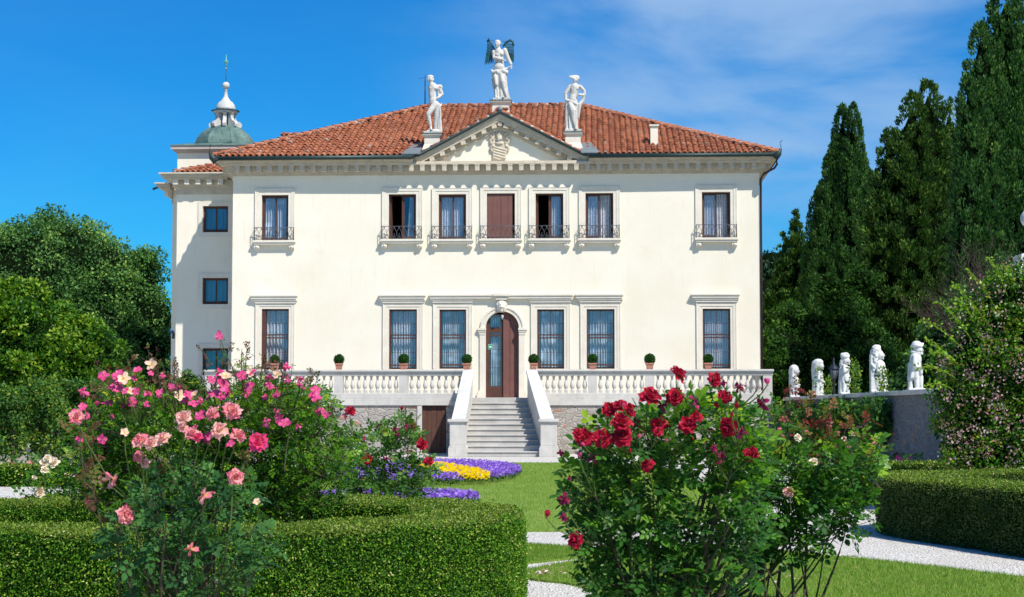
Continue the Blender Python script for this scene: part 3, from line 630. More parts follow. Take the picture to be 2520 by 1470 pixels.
# attic block, copper dome and lantern
TY = 8.0; tc0 = fl(554.5, 360, TY); hw = 2.07; tx = tc0.x; hd = 1.45; ax0, ax1 = fl(437, 370, TY - hd).x, fl(668, 370, TY - hd).x; zA = fl(500, 377, TY - hd).z; zB = fl(500, 360.5, TY - hd).z; acx, hwx = (ax0 + ax1) / 2, (ax1 - ax0) / 2
m = MB(); m.box(ax0, ax1, TY - hd, TY + hd, 9, zA); m.build('attic_block', STUCCO, villa, 'square cream attic under the copper dome')
m = MB()
for p, a, b in ((.06, 0, .25), (.14, .25, .5), (.24, .5, 1)): m.box(ax0 - p, ax1 + p, TY - hd - p, TY + hd + p, zA + (zB - zA) * a, zA + (zB - zA) * b)
m.build('attic_cornice', surf('pink_grey_stone', (.55, .45, .40), (.47, .40, .36), .9), villa)
m = MB(); D8 = math.pi / 8
m.box(ax0 - .28, ax1 + .28, TY - hd - .28, TY + hd + .28, zB, zB + .03); m.add([(ax0 - .28, TY - hd - .28, zB + .03), (ax1 + .28, TY - hd - .28, zB + .03), (ax1 + .28, TY + hd + .28, zB + .03), (ax0 - .28, TY + hd + .28, zB + .03), (tx - 1.4, TY - 1.3, zB + .16), (tx + 1.4, TY - 1.3, zB + .16), (tx + 1.4, TY + 1.3, zB + .16), (tx - 1.4, TY + 1.3, zB + .16)], [(0, 1, 5, 4), (1, 2, 6, 5), (2, 3, 7, 6), (3, 0, 4, 7), (4, 5, 6, 7)])
zD = zB + .14
m.lathe([(1.40, 0), (1.42, .05), (1.36, .07), (1.33, .17), (1.24, .38), (1.10, .56), (.90, .74), (.68, .86), (.50, .92), (.46, .95), (0.01, .95)], (tx, TY, zD), 8, 0, False, D8)
for k in range(8):
    a = D8 + k * math.pi / 4; m.tube([(tx + r_ * math.cos(a), TY + r_ * math.sin(a), zD + z_) for r_, z_ in ((1.36, .07), (1.33, .17), (1.24, .38), (1.10, .56), (.90, .74), (.68, .86), (.50, .92))], .018, 5)
m.build('dome', COPPER, villa, 'green patinated octagonal copper dome')
m = MB(); zL = zD + .92
for k in range(8):
    a = k * math.pi / 4 + .12; ca, sa = math.cos(a), math.sin(a); pr = [(.26, 0), (.60, -.06), (.70, -.02), (.73, .09), (.67, .20), (.52, .26), (.44, .38), (.44, .50), (.50, .57), (.50, .62), (.28, .62)]; n_ = len(pr); v = []
    for sg in (-.075, .075): v += [(tx + r_ * ca - sg * sa, TY + r_ * sa + sg * ca, zL + z_) for r_, z_ in pr]
    m.add(v, [tuple(range(n_)), tuple(reversed(range(n_, 2 * n_)))] + [(i, i + n_, (i + 1) % n_ + n_, (i + 1) % n_) for i in range(n_)])
m.lathe([(.50, 0), (.55, .05), (.56, .10)], (tx, TY, zL + .60), 8, 0, False, D8); m.lathe([(.64, 0), (.64, .03)], (tx, TY, zL + .70), 8, 1, False, D8)
m.lathe([(.44, 0), (.43, .12), (.39, .25), (.30, .38), (.19, .45), (.19, .50), (.15, .52), (.10, .62), (.065, .80), (.055, .92), (.085, .95), (.05, .97)], (tx, TY, zL + .73), 16, 0)
m.ball((tx, TY, zL + .73 + 1.12), .165, 16); m.build('lantern', [LANT, GUT], villa, 'white stone lantern with scroll buttresses')
m = MB(); zF = zL + .73 + 1.28; m.tube([(tx, TY, zF - .1), (tx, TY, zF + .62)], .014, 6, 1); m.ball((tx, TY, zF + .60), .045, 8, 2); m.lathe([(.02, 0), (.035, .1), (.02, .12), (.10, .2), (.06, .27), (.035, .3), (.01, .55)], (tx, TY, zF + .68), 8, 0)
for k in range(4): a = k * math.pi / 2 + .4; m.tube([(tx, TY, zF + .85), (tx + .1 * math.cos(a), TY + .1 * math.sin(a), zF + .86), (tx + .09 * math.cos(a), TY + .09 * math.sin(a), zF + .93)], .012, 5)
m.build('finial', [plain('verdigris', (.13, .38, .30), .6), GUT, plain('gilt', (.45, .35, .18), .5)], villa)
m = MB(); pz = fl(386, 461, 5); m.tube([pz + Vector((.35, 0, .13)), pz + Vector((-.15, -.1, -.1))], .05, 8); m.build('water_spout', GUT, villa)
# ================================================================== terrace and balustrade
TYF = -3.2
tx0, tx1 = fx(503, TYF), fx(1902, TYF); tz = lambda v, y=TYF: fl(1236, v, y).z
ZR1, ZR0, ZB1, ZB0 = tz(909.5, TYF - .05), tz(924.5), tz(968), tz(998)
terrace = empty('terrace', 'raised stone terrace with balustrade and rubble base wall', 'terrace', mat=MF)
sxl, sxr = fx(1163, TYF), fx(1298, TYF); sol, sor = fx(1140, TYF), fx(1322, TYF)
m = MB(); hole = rect(1038, 1098, 998, 1117, TYF); hole = (hole[0], hole[1], -.02, ZB0 - .0)
def terr_front(a, b, hs): holed_wall(m, a, b, -.05, ZB0, hs, TYF + .04, .2)
terr_front(tx0 + .04, sxl, [(hole[0], hole[1], -.05, ZB0 - .002)]); terr_front(sxr, tx1 - .04, [])
m.quad((tx0 + .04, TYF + .04, -.05), (tx0 + .04, TYF + .04, ZB0), (tx0 + .04, 2.98, ZB0), (tx0 + .04, 2.98, -.05)); m.quad((tx1 - .04, TYF + .04, ZB0), (tx1 - .04, TYF + .04, -.05), (tx1 - .04, 0, -.05), (tx1 - .04, 0, ZB0))
m.quad((sxl, TYF + .04, -.05), (sxl, 0, -.05), (sxl, 0, ZB0), (sxl, TYF + .04, ZB0)); m.quad((sxr, 0, -.05), (sxr, TYF + .04, -.05), (sxr, TYF + .04, ZB0), (sxr, 0, ZB0))
m.build('base_wall', RUBBLE, terrace, 'rough rubble stone wall under the terrace')
m = MB(); m.box(tx0, X0 - .002, -.002, WY - .002, ZB0 + .0, TZ - .004); m.box(tx0, tx1, TYF + .05, -.002, ZB0 + .002, TZ - .006); m.build('floor_slab', STEPM, terrace)
bal = MB()
zm = (ZB0 + ZB1) / 2
def base_run(x0, x1): bal.box(x0, x1, TYF - .02, TYF + .36, ZB0, zm - .04); bal.box(x0, x1, TYF + .0, TYF + .34, zm - .04, zm + .02); bal.box(x0, x1, TYF + .03, TYF + .31, zm + .02, ZB1)
def rail_run(x0, x1): bal.box(x0, x1, TYF - .05, TYF + .37, ZR1 - .075, ZR1); bal.box(x0 + .02, x1 - .02, TYF - .01, TYF + .33, ZR1 - .13, ZR1 - .075); bal.box(x0 + .03, x1 - .03, TYF + .03, TYF + .29, ZR0, ZR1 - .13)
base_run(tx0, sxl - .02); base_run(sxr + .02, tx1); rail_run(tx0 - .05, sxl - .12); rail_run(sxr + .12, tx1 + .05)
for x, sg in ((tx0, 1), (tx1, -1)):          # side returns
    xa_, xb_ = (x, x + .34) if sg > 0 else (x - .34, x); bal.box(xa_ - .0, xb_ + .0, TYF + .37, -.05 if sg < 0 else WY - .1, ZB0, ZB1); bal.box(xa_ - .04, xb_ + .04, TYF + .38, -.05 if sg < 0 else WY - .1, ZR0 + .05, ZR1)
balu = bal.build('balustrade', TERR, terrace, bevel=.012)
pu = [673, 832, 992, 1150, 1313, 1458, 1600, 1744]
peds = [tx0 + .17] + [fx(u, TYF) for u in pu] + [tx1 - .17]
m = MB(); m.box(-.165, .165, TYF + .04, TYF + .30, ZB1, ZR0); pm = m.mesh('pedestal', [TERR])
for x in peds: link('pedestal', pm, balu, Matrix.Translation((x, 0, 0)))
H = ZR0 - ZB1; m = MB(); prof = [(.052, .16), (.055, .19), (.035, .22), (.040, .25), (.072, .34), (.080, .42), (.072, .53), (.048, .68), (.036, .80), (.034, .86), (.05, .88), (.034, .90), (.046, .94), (.058, .96), (.058, 1.0)]
m.lathe([(r_ * 1.1, z_ * H) for r_, z_ in prof], (0, TYF + .17, ZB1), 12); m.box(-.078, .078, TYF + .09, TYF + .25, ZB1, ZB1 + .165 * H); m.box(-.068, .068, TYF + .10, TYF + .24, ZR0 - .03, ZR0); bm_ = m.mesh('baluster', [TERR])
for i in range(len(peds) - 1):
    if i == 4: continue
    a, b = peds[i] + .17, peds[i + 1] - .17; n_ = round((b - a) / .245)
    for k in range(n_): link('baluster', bm_, balu, Matrix.Translation((a + (b - a) * (k + .5) / n_, 0, 0)))
m = MB()
for k in range(5):
    w_ = (hole[1] - hole[0]) / 5; m.box(hole[0] + k * w_ + .004, hole[0] + (k + 1) * w_ - .004, TYF + .10 + .006 * (k % 2), TYF + .16, .02, ZB0 - .01)
m.build('cellar_door', PLANK, terrace, 'brown plank cellar door beside the stair', bevel=.004)
m = MB(); m.box(hole[0] - .17, hole[0], TYF - .0, TYF + .2, 0, ZB0 - .003); m.box(hole[0] - .02, hole[1] + .1, TYF + .0, TYF + .3, -.02, .03); m.build('door_jamb', TERR, terrace)
for u in (839, 1143, 1339):
    p = fl(u, {839: 1006, 1143: 1008, 1339: 1009}[u], TYF - .12); m = MB(); m.tube([(p.x, TYF + .04, p.z), (p.x, TYF - .1, p.z)], .02, 6); m.tube([(p.x - .05, TYF - .14, p.z - .03), (p.x + .08, TYF - .10, p.z + .02)], [.06, .045], 8); m.build('spotlight', ZINC, terrace)
# ================================================================== staircase
stair = empty('staircase', 'flight of stone steps flaring down between sloping side walls', 'staircase', mat=MF)
SY = -7.3; bl_, br_ = fx(1141, SY), fx(1336, SY); NR = 11
for k in range(NR):
    y = SY + (TYF + .1 - SY) * k / (NR - 1) if k < NR else 0; t = (y - SY) / (TYF - SY); z1 = TZ * (k + 1) / NR
    a = bl_ + (sxl - bl_) * t - .1; b = br_ + (sxr - br_) * t + .1; yb = TYF + .6 if k < NR - 1 else 0.0
    m = MB(); z0 = z1 - TZ / NR; m.box(a, b, y + .035, yb, max(0, z0 - .02), z1 - .05); m.box(a, b, y, yb, z1 - .05, z1 - .001 * 0); m.build('step', STEPM, stair, bevel=.014)
for sg in (-1, 1):
    it, ib = (sxl, bl_) if sg < 0 else (sxr, br_); ot, ob = (sol, fx(1106, SY)) if sg < 0 else (sor, fx(1372, SY)); th = .30 * sg
    ot, ob = it + th, ib + th + .1 * sg
    zt_, zb_ = ZR1 - .12, 1.22; y0, y1 = SY + .3, TYF + .02
    def slab(i_, o_, lift0, lift1, mb, e=0.0):
        it2, ib2, ot2, ob2 = it - sg * e, ib - sg * e, ot + sg * e, ob + sg * e
        def q(x_t, x_b, y, z): return (x_b + (x_t - x_b) * (y - SY) / (TYF - SY), y, z)
        v = [q(it2, ib2, y0, i_[0]), q(ot2, ob2, y0, i_[0]), q(ot2, ob2, y1, i_[1]), q(it2, ib2, y1, i_[1]), q(it2, ib2, y0, o_[0]), q(ot2, ob2, y0, o_[0]), q(ot2, ob2, y1, o_[1]), q(it2, ib2, y1, o_[1])]
        F = [(0, 1, 2, 3), (7, 6, 5, 4), (0, 4, 5, 1), (1, 5, 6, 2), (2, 6, 7, 3), (3, 7, 4, 0)]
        if sg > 0: F = [f_[::-1] for f_ in F][::1]
        mb.add(v, [f_[::-1] for f_ in F])
    m = MB(); slab((-.02, -.02), (zb_, zt_), 0, 0, m); wl_ = m.build('side_wall', TERR, stair)
    m = MB(); slab((zb_, zt_), (zb_ + .10, zt_ + .12), 0, 0, m, .05); m.build('coping', surf('worn_coping' + str(sg), (.66, .67, .68), (.50, .50, .50), .8, 2, 30, .3, .006, None, .2, dirt=((.30, .30, .29), .6, 9)), wl_)
    pc = (ib + ob) / 2 + .0 * sg; m = MB(); w_ = .28
    m.box(pc - w_ - .05, pc + w_ + .05, SY - .15, SY + .52, 0, .30); m.prism([(pc - w_ - .05, .30), (pc + w_ + .05, .30), (pc + w_, .40), (pc - w_, .40)], SY - .10, SY + .47); m.box(pc - w_, pc + w_, SY - .10, SY + .47, .40, 1.16)
    m.box(pc - w_ - .03, pc + w_ + .03, SY - .13, SY + .50, 1.16, 1.21); m.box(pc - w_ - .07, pc + w_ + .07, SY - .17, SY + .54, 1.21, 1.31); m.build('newel_pedestal', TERR, stair, bevel=.012)
# ================================================================== things on and by the house
POT = surf('terracotta_pot', (.50, .225, .15), (.42, .19, .13), .85, 6, 40, .2, .003, ((.62, .42, .33), .4)); BOX = leafmat('box_leaf', [(0, (.010, .045, .008)), (.5, (.022, .085, .012)), (1, (.05, .15, .02))], .25, .4)
BARK = surf('bark', (.115, .085, .06), (.07, .05, .04), .95, 6, 30, .8, .02)
pot = MB(); 
pot.lathe([(.095, 0), (.10, .02), (.11, .05), (.125, .18), (.145, .185), (.150, .19), (.150, .24), (.13, .24), (.125, .21)], (0, 0, 0), 4, 0, False, math.pi / 4, True); pot.box(-.11, .11, -.11, .11, -.001, .018)
potm = pot.mesh('pot', [POT]); dirtm = MB().box(-.12, .12, -.12, .12, .19, .215).mesh('soil', [plain('soil', (.05, .035, .025), .95)])
def ball_leaves(n, r):
    s = Soup(); d = rdir(n); p = d * (r * (1 - .10 * RNG.random((n, 1)) ** 2 + .03 * RNG.normal(size=(n, 1)))); s.stamp(CARD_T, CARD_F, p, frames(rdir(n) + d * .6, d + .7 * rdir(n)), .035 + .02 * RNG.random(n), 0)
    b = MB(); b.ball((0, 0, 0), r * .9, 16); s.raw(np.array(b.v), np.array(b.f[:-0 or None]), 0, 0.0); return s
ballm = [ball_leaves(1500, .175).mesh('foliage', [BOX]) for _ in range(3)]
plab = ['box ball in terracotta pot on balustrade before the leftmost lower window', 'box ball in terracotta pot on balustrade before bare wall left of the stair', 'box ball in terracotta pot before second lower window from left', 'box ball in terracotta pot at the left head of the stair',
        'box ball in terracotta pot at the right head of the stair', 'box ball in terracotta pot before second lower window from right', 'box ball in terracotta pot before bare wall right of the stair', 'box ball in terracotta pot before the rightmost lower window']
for i, (u, lb) in enumerate(zip([673, 832, 992, 1148, 1313, 1459, 1600, 1744], plab)):
    x = fx(u, TYF); t = empty('potted_topiary', lb, 'potted plant', group='clipped box balls on the balustrade', mat=MF @ Matrix.Translation((x, TYF + .16, ZR1)) @ Matrix.Rotation(random.uniform(-.1, .1), 4, 'Z'))
    link('pot', potm, t); link('soil', dirtm, t); s_ = random.uniform(.93, 1.06); link('foliage', ballm[i % 3], t, Matrix.Translation((0, 0, .385)) @ Matrix.Rotation(random.random() * 6, 4, 'Z') @ Matrix.Scale(s_, 4))
# emergency exit sign: green with white arrow pointing left
sg_ = empty('exit_sign', 'small green sign with white left arrow on the glazed door', 'sign', mat=MF @ Matrix.Translation((fx(1206.5, .16), .155, fl(1206, 854, .16).z)))
m = MB(); m.box(-.085, .085, 0, .008, -.10, .10); m.build('board', plain('white_board', (.8, .82, .8), .5), sg_); m = MB(); m.box(-.078, .078, -.004, 0, -.09, .09); m.build('green_field', plain('sign_green', (.0, .33, .17), .5), sg_)
m = MB(); m.prism([(-.055, .0), (.0, -.05), (.0, -.02), (.055, -.02), (.055, .02), (.0, .02), (.0, .05)], -.008, -.0045); m.build('arrow', plain('arrow_white', (.85, .85, .85), .5), sg_)
hl = empty('hanging_lamp', 'small glass lamp hanging in the door arch', 'lamp', mat=MF @ Matrix.Translation((fx(1254 - 18, -.05), -.02, dz1 - .02)))
m = MB(); m.tube([(0, 0, .02), (0, 0, -.12)], .006, 5); m.build('chain', ZINC, hl); m = MB(); m.lathe([(.02, 0), (.05, -.03), (.055, -.10), (.03, -.17), (.008, -.20)], (0, 0, -.1), 10); m.build('globe', plain('milk_glass', (.55, .55, .52), .2), hl)
fs = empty('floodlight', 'small dark floodlight fixed to the left edge of the wing', 'floodlight', mat=MF @ Matrix.Translation((fl(431, 822, WY + .1).x, WY - .06, fl(431, 822, WY).z)))
m = MB(); m.box(-.08, .02, -.05, .05, -.20, .04); m.build('bracket', ZINC, fs); m = MB(); m.tube([(-.16, -.12, .16), (-.02, 0, .06)], [.09, .06], 8); m.build('lamp_head', plain('blue_metal', (.04, .10, .20), .4, .4), fs)
an = empty('roof_antenna', 'thin dark antenna mast on the roof ridge left of the statues', 'antenna', mat=MF @ Matrix.Translation((fl(1046, 262, HY).x, HY, RZ)))
m = MB(); m.tube([(0, 0, 0), (0, 0, 1.18)], .028, 6); m.tube([(0, 0, 1.1), (0, 0, 1.45)], .015, 5); m.build('mast', ZINC, an); m = MB(); m.tube([(-.3, 0, 1.28), (.05, 0, 1.33)], .006, 4); m.tube([(-.2, -.12, 1.29), (-.2, .12, 1.29)], .005, 4); m.build('aerial', ZINC, an)
# ================================================================== carved figures
MARBLE = surf('weathered_white_stone', (.68, .66, .62), (.47, .45, .41), .88, 3.0, 34, .4, .006, ((.25, .235, .21), .75), .15, dirt=((.20, .19, .17), .75, 4))
DWARFM = surf('bright_white_stone', (.72, .72, .71), (.56, .56, .54), .85, 6, 30, .45, .008, ((.28, .29, .28), .7), .15, dirt=((.20, .21, .19), .7, 8))
class Sculpt:
    """overlapping solids fused into one continuous skin by a voxel remesh"""
    def __init__(s, k=1.0, o=(0, 0)): s.b = MB(); s.k = k; s.o = o
    def P(s, p): return Vector(((p[0] - s.o[0]) * s.k, (p[2] if len(p) > 2 else 0) * s.k, (s.o[1] - p[1]) * s.k))
    def e(s, p, rx, ry=None, rz=None, rot=0):
        ry = ry or rx; rz = rz or rx; c = s.P(p); t = MB(); t.ball((0, 0, 0), (rx * s.k, ry * s.k, rz * s.k), 16)
        M = Matrix.Rotation(R(rot), 4, 'Y'); s.b.add([M @ Vector(v) + c for v in t.v], t.f); return s
    def c(s, pts, rs):
        pts = [s.P(p) for p in pts]; n = max(2, len(pts)); rs = [r * s.k for r in rs]; full = []; fr = []
        for i in range(len(pts) - 1):
            for j in range(4): t = j / 4; full.append(pts[i].lerp(pts[i + 1], t)); fr.append(rs[i] + (rs[i + 1] - rs[i]) * t)
        full.append(pts[-1]); fr.append(rs[-1]); s.b.tube(full, fr, 12)
        for p, r in ((pts[0], rs[0]), (pts[-1], rs[-1])): s.b.ball(p, r, 12)
        for p, r in zip(pts[1:-1], rs[1:-1]): s.b.ball(p, r, 12)
        return s
    def box(s, x0, x1, z0, z1, y0, y1): k = s.k; s.b.box((x0 - s.o[0]) * k, (x1 - s.o[0]) * k, y0 * k, y1 * k, (s.o[1] - z1) * k, (s.o[1] - z0) * k); return s
    def loft(s, rings, n=28, folds=7, amp=.10, ph=0.0):
        """draped column: rings of (x, z, rx, ry, y); folds deepen downwards"""
        v = []; f = []
        for j, (x, z, rx, ry, y) in enumerate(rings):
            a_ = amp * j / (len(rings) - 1)
            for i in range(n * 2):
                t = math.pi * i / n; w = 1 + a_ * math.sin(t * folds + ph + j * .35) ; p = s.P((x, z, y)); v.append((p.x + rx * s.k * w * math.cos(t), p.y + ry * s.k * w * math.sin(t), p.z))
        m = n * 2
        for j in range(len(rings) - 1):
            for i in range(m): f.append((j * m + i, j * m + (i + 1) % m, (j + 1) * m + (i + 1) % m, (j + 1) * m + i)[::-1])
        f.append(tuple(range(m))); f.append(tuple(reversed([(len(rings) - 1) * m + i for i in range(m)]))); s.b.add(v, f); return s
    def face(s, p, r, dx=0, dy=-1, tilt=0):
        """nose, brow, eye hollow edges, lips and chin on the side of the head that looks along (dx, dy)"""
        q = Vector((dx, dy)).normalized(); rx, ry = q.x, q.y; sx, sy = -ry, rx
        def pt(a, b, u): return (p[0] + rx * r * a + sx * r * b + tilt * r * u, p[1] - r * u, (p[2] if len(p) > 2 else 0) + ry * r * a + sy * r * b)
        s.c([pt(.92, 0, .12), pt(1.14, 0, -.18)], [.10 * r, .15 * r]); s.c([pt(.90, -.32, .20), pt(.95, .32, .20)], [.12 * r, .12 * r]); s.c([pt(.88, -.16, -.48), pt(.88, .16, -.48)], [.11 * r, .11 * r]); s.e(pt(.78, 0, -.86), r * .26)
        for b in (-.5, .5): s.e(pt(.66, b, -.2), r * .26)
        return s
    def hand(s, p, d, r=9):
        """palm with four bent fingers and a thumb"""
        d = Vector(d).normalized(); n = Vector((-d.y, d.x)); s.e(p, r * 1.1, r * .7, r * 1.3)
        for i, l in enumerate((1.5, 1.8, 1.7, 1.3)):
            o = (i - 1.5) * r * .45; a = (p[0] + n.x * o + d.x * r * .8, p[1] + n.y * o + d.y * r * .8, p[2]); b = (a[0] + d.x * r * l, a[1] + d.y * r * l, p[2] - r * .3); c_ = (b[0] + d.x * r * .5, b[1] + d.y * r * .5, p[2] + r * .5)
            s.c([a, b, c_], [r * .27, r * .24, r * .2])
        s.c([(p[0] - n.x * r * .9, p[1] - n.y * r * .9, p[2] - r * .3), (p[0] - n.x * r * 1.3 + d.x * r * 1.1, p[1] - n.y * r * 1.3 + d.y * r * 1.1, p[2] - r * .8)], [r * .3, r * .24]); return s
    def build(s, name, mat, parent, voxel=.022, smooth=2, label=None):
        me = s.b.mesh('tmp', mat); o = bpy.data.objects.new('tmp', me); COL.objects.link(o)
        m = o.modifiers.new('r', 'REMESH'); m.mode = 'VOXEL'; m.voxel_size = voxel; m.use_smooth_shade = True
        if smooth: q = o.modifiers.new('s', 'SMOOTH'); q.iterations = smooth; q.factor = .5
        dg = bpy.context.evaluated_depsgraph_get(); dg.update(); nm = bpy.data.meshes.new_from_object(o.evaluated_get(dg), depsgraph=dg); bpy.data.objects.remove(o); bpy.data.meshes.remove(me)
        if not nm.materials: nm.materials.append(mat)
        return link(name, nm, parent, label=label)
def plinth_root(key, label, zs=0):
    cx, cy, zt, w = PED[key]; return empty('statue', label, 'statue', group='statues crowning the pediment', mat=MF @ Matrix.Translation((cx, cy, zt)))
# ---- winged woman in the middle
st = plinth_root('c', 'white statue of a draped woman with dark metal wings, highest on the roof'); k = .00238
s = Sculpt(k, (395, 1170)); s.box(262, 560, 1128, 1170, -115, 115); s.e((400, 1130), 125, 95, 22)
s.e((337, 205, -22), 46, 50, 62, 8); s.e((338, 172, -8), 52, 56, 40); s.e((375, 185, 10), 26, 30, 26); s.face((333, 215, -22), 46, -.25, -1); s.c([(345, 250, -5), (362, 300, 5)], [30, 34])
s.e((365, 335, 5), 100, 48, 50, 10); s.e((362, 385, 0), 78, 58, 74); s.c([(350, 330, 0), (375, 470, 0), (368, 580, 0)], [62, 68, 80]); s.e((330, 392, -52), 30, 26, 28); s.e((412, 382, -52), 31, 27, 29); s.e((365, 590, -18), 92, 66, 80); s.e((355, 560, -45), 48, 30, 44)
s.c([(278, 335, 0), (284, 445, -35), (345, 462, -85), (430, 484, -80)], [38, 32, 26, 20]); s.hand((446, 490, -78), (1, .2), 14)
s.c([(460, 305, 0), (512, 440, 10), (562, 545, -10)], [38, 33, 23]); s.hand((566, 590, -12), (0, 1), 17)
s.c([(565, 570, -10), (500, 610, 0), (440, 640, -30)], [10, 14, 24])
s.c([(240, 645, -20), (262, 690, -50), (335, 672, -75), (352, 700, -80), (430, 665, -70), (490, 690, -30), (495, 660, 10)], [18, 30, 24, 26, 28, 30, 22])
s.loft([(368, 640, 100, 70, 0), (368, 720, 120, 82, -5), (365, 800, 128, 84, -5), (375, 900, 120, 84, 0), (395, 1000, 112, 84, 0), (412, 1080, 112, 84, 0), (415, 1138, 118, 88, 0)], folds=9, amp=.16, ph=.7)
s.c([(395, 720, -75), (432, 860, -98), (455, 980, -88), (500, 1110, -80)], [36, 44, 26, 16]); s.c([(300, 760, -85), (322, 900, -92), (330, 930, -80)], [30, 28, 8]); s.c([(345, 960, -70), (350, 1120, -75)], [12, 16]); s.c([(305, 930, -60), (312, 1120, -70)], [14, 16]); s.c([(470, 850, -50), (500, 1000, -50), (525, 1120, -40)], [22, 16, 18]); s.c([(395, 960, -80), (400, 1120, -85)], [14, 14])
s.e((440, 1122, -100), 24, 40, 16); s.e((345, 1124, -90), 22, 36, 15); s.build('figure', MARBLE, st, .016)
P3 = lambda p, y=60: Vector(((p[0] - 395) * k, y * k, (1170 - p[1]) * k)); WINGM = surf('dark_bronze_wings', (.020, .035, .045), (.03, .15, .13), .5, 5, 20, .1, .002, None, .4, .4)
def curve(a, b, c, n=8): return [tuple(((1 - t) ** 2 * a[i] + 2 * t * (1 - t) * b[i] + t * t * c[i]) for i in (0, 1)) for t in [j / n for j in range(n + 1)]]
for side in (0, 1):
    wing = MB(); wing.tube([P3(p) for p in ([(290, 285), (235, 190), (178, 100), (165, 150)], [(420, 240), (470, 170), (540, 128), (585, 150), (603, 225)])[side]], ([.02, .035, .05, .045], [.02, .04, .05, .055, .045])[side], 6)
    for i in range(8):
        t = i / 7
        if side == 0: a = (172 + 110 * t, 130 + 150 * t ** .9); c_ = (120 + 135 * t, 530 - 30 * t + 18 * (i % 2)); m_ = (165 + 115 * t, 330)
        else: a = (430 + 168 * t, 225 - 90 * math.sin(t * 2.3) + 75 * t * t); c_ = (500 + 105 * t, 440 + 80 * t - 18 * (i % 2)); m_ = (455 + 145 * t, 320)
        wing.tube([P3(p, 62 + 3 * (i % 2)) for p in curve(a, m_, c_)], [.014, .016, .016, .018, .018, .022, .022, .02, .008], 5)
    for j in range(4):
        if side == 0: y_ = 190 + 55 * j; wing.tube([P3((168 - j * 3, y_)), P3((215, y_ + 25)), P3((262, y_ + 62))], .014, 5)
        else: y_ = 180 + 50 * j; wing.tube([P3((450 + j * 6, y_ + 45)), P3((520, y_ + 12)), P3((598, y_ + 22))], .014, 5)
    wing.build('wing', WINGM, st, 'dark openwork metal wing with green patina')
wr = MB(); wr.tube([P3((185, 130)), P3((470, 155))], .006, 4); wr.tube([P3((235, 508)), P3((500, 505))], .006, 4); wr.build('wire', ZINC, st)
# ---- nude youth on the left
st = plinth_root('l', 'white statue of a nude youth looking left, cloak over one shoulder'); k = .00196
s = Sculpt(k, (322, 1402)); s.box(140, 495, 1350, 1402, -100, 150); s.e((330, 1345, 10), 150, 110, 45)
s.e((266, 275, -12), 58, 60, 72, -12); s.e((268, 240, 0), 72, 70, 46); s.e((312, 285, 18), 32, 36, 40); s.face((252, 285, -14), 54, -.85, -.55)
s.c([(280, 335, 5), (285, 390, 10)], [36, 44]); s.e((340, 425, 15), 108, 58, 52, 6); s.c([(320, 430, 10), (308, 560, 10), (320, 720, 10)], [84, 76, 82]); s.e((285, 470, -42), 46, 30, 34); s.e((365, 472, -42), 48, 30, 34); s.e((298, 620, -50), 40, 24, 56); s.e((325, 750, 0), 88, 68, 66)
s.c([(248, 440, 45), (258, 560, 90), (300, 660, 100)], [38, 32, 22])
s.c([(450, 440, 20), (500, 585, 30), (415, 678, -35)], [44, 37, 24]); s.hand((405, 685, -40), (-1, .3), 16)
s.e((455, 430, 15), 58, 52, 46); s.c([(500, 440, 10), (470, 510, 25), (425, 520, 20), (440, 640, 40)], [24, 28, 24, 30]); s.e((415, 460, -25), 30, 26, 50)
s.c([(370, 790, 0), (300, 900, -50), (235, 1005, -75)], [74, 62, 46]); s.c([(232, 1005, -75), (250, 1110, -55), (280, 1250, -30)], [44, 46, 27]); s.c([(280, 1270, -30), (300, 1315, -80)], [26, 18]); s.e((302, 1322, -90), 26, 44, 16)
s.c([(395, 800, 25), (390, 1020, 30), (380, 1150, 40), (375, 1310, 20)], [66, 52, 44, 30]); s.e((380, 1330, -15), 26, 50, 16)
s.loft([(440, 800, 40, 55, 50), (440, 950, 48, 60, 55), (430, 1100, 58, 66, 60), (425, 1250, 70, 70, 60), (425, 1350, 74, 74, 60)], folds=8, amp=.2); s.c([(450, 800, 0), (470, 950, 0), (455, 1330, 0)], [26, 22, 20]); s.e((465, 815, 30), 38, 40, 30); s.c([(490, 830, 20), (495, 760, 20)], [12, 9])
s.build('figure', MARBLE, st, .016)
# ---- woman with blown hair on the right
st = plinth_root('r', 'white statue of a woman with windblown hair and both arms bent'); k = .00224
s = Sculpt(k, (347, 1182)); s.box(207, 492, 1128, 1182, -90, 120); s.e((325, 1130), 115, 80, 22)
s.e((398, 242, -15), 42, 46, 52); s.e((415, 215, 0), 52, 54, 46); s.c([(420, 195, -5), (350, 192, -20), (285, 188, -30)], [36, 32, 15]); s.c([(400, 225, -30), (340, 218, -40), (295, 205, -35)], [22, 18, 10]); s.face((390, 250, -18), 42, -.4, -.9)
s.c([(392, 280, -2), (385, 320, 2)], [28, 34]); s.e((382, 358, 5), 108, 48, 44, 4); s.c([(375, 370, 0), (355, 500, 0), (340, 600, 0)], [76, 66, 78]); s.e((340, 402, -42), 34, 26, 32); s.e((412, 402, -42), 34, 26, 32); s.e((350, 545, -35), 55, 38, 50); s.e((335, 610, 0), 92, 62, 55)
s.c([(292, 362, 5), (218, 488, 0), (222, 600, -30)], [40, 34, 23]); s.hand((232, 640, -35), (.1, 1), 15)
s.c([(475, 362, 5), (548, 440, 10), (548, 510, 0)], [36, 28, 24]); s.c([(545, 515, 0), (450, 512, -55)], [26, 20]); s.hand((440, 510, -60), (-1, 0), 12)
s.c([(550, 500, 5), (520, 610, 10), (462, 690, -5), (455, 760, -5), (440, 920, -10)], [20, 32, 36, 30, 20])
s.c([(245, 610, -40), (330, 640, -65), (400, 680, -55)], [20, 26, 26])
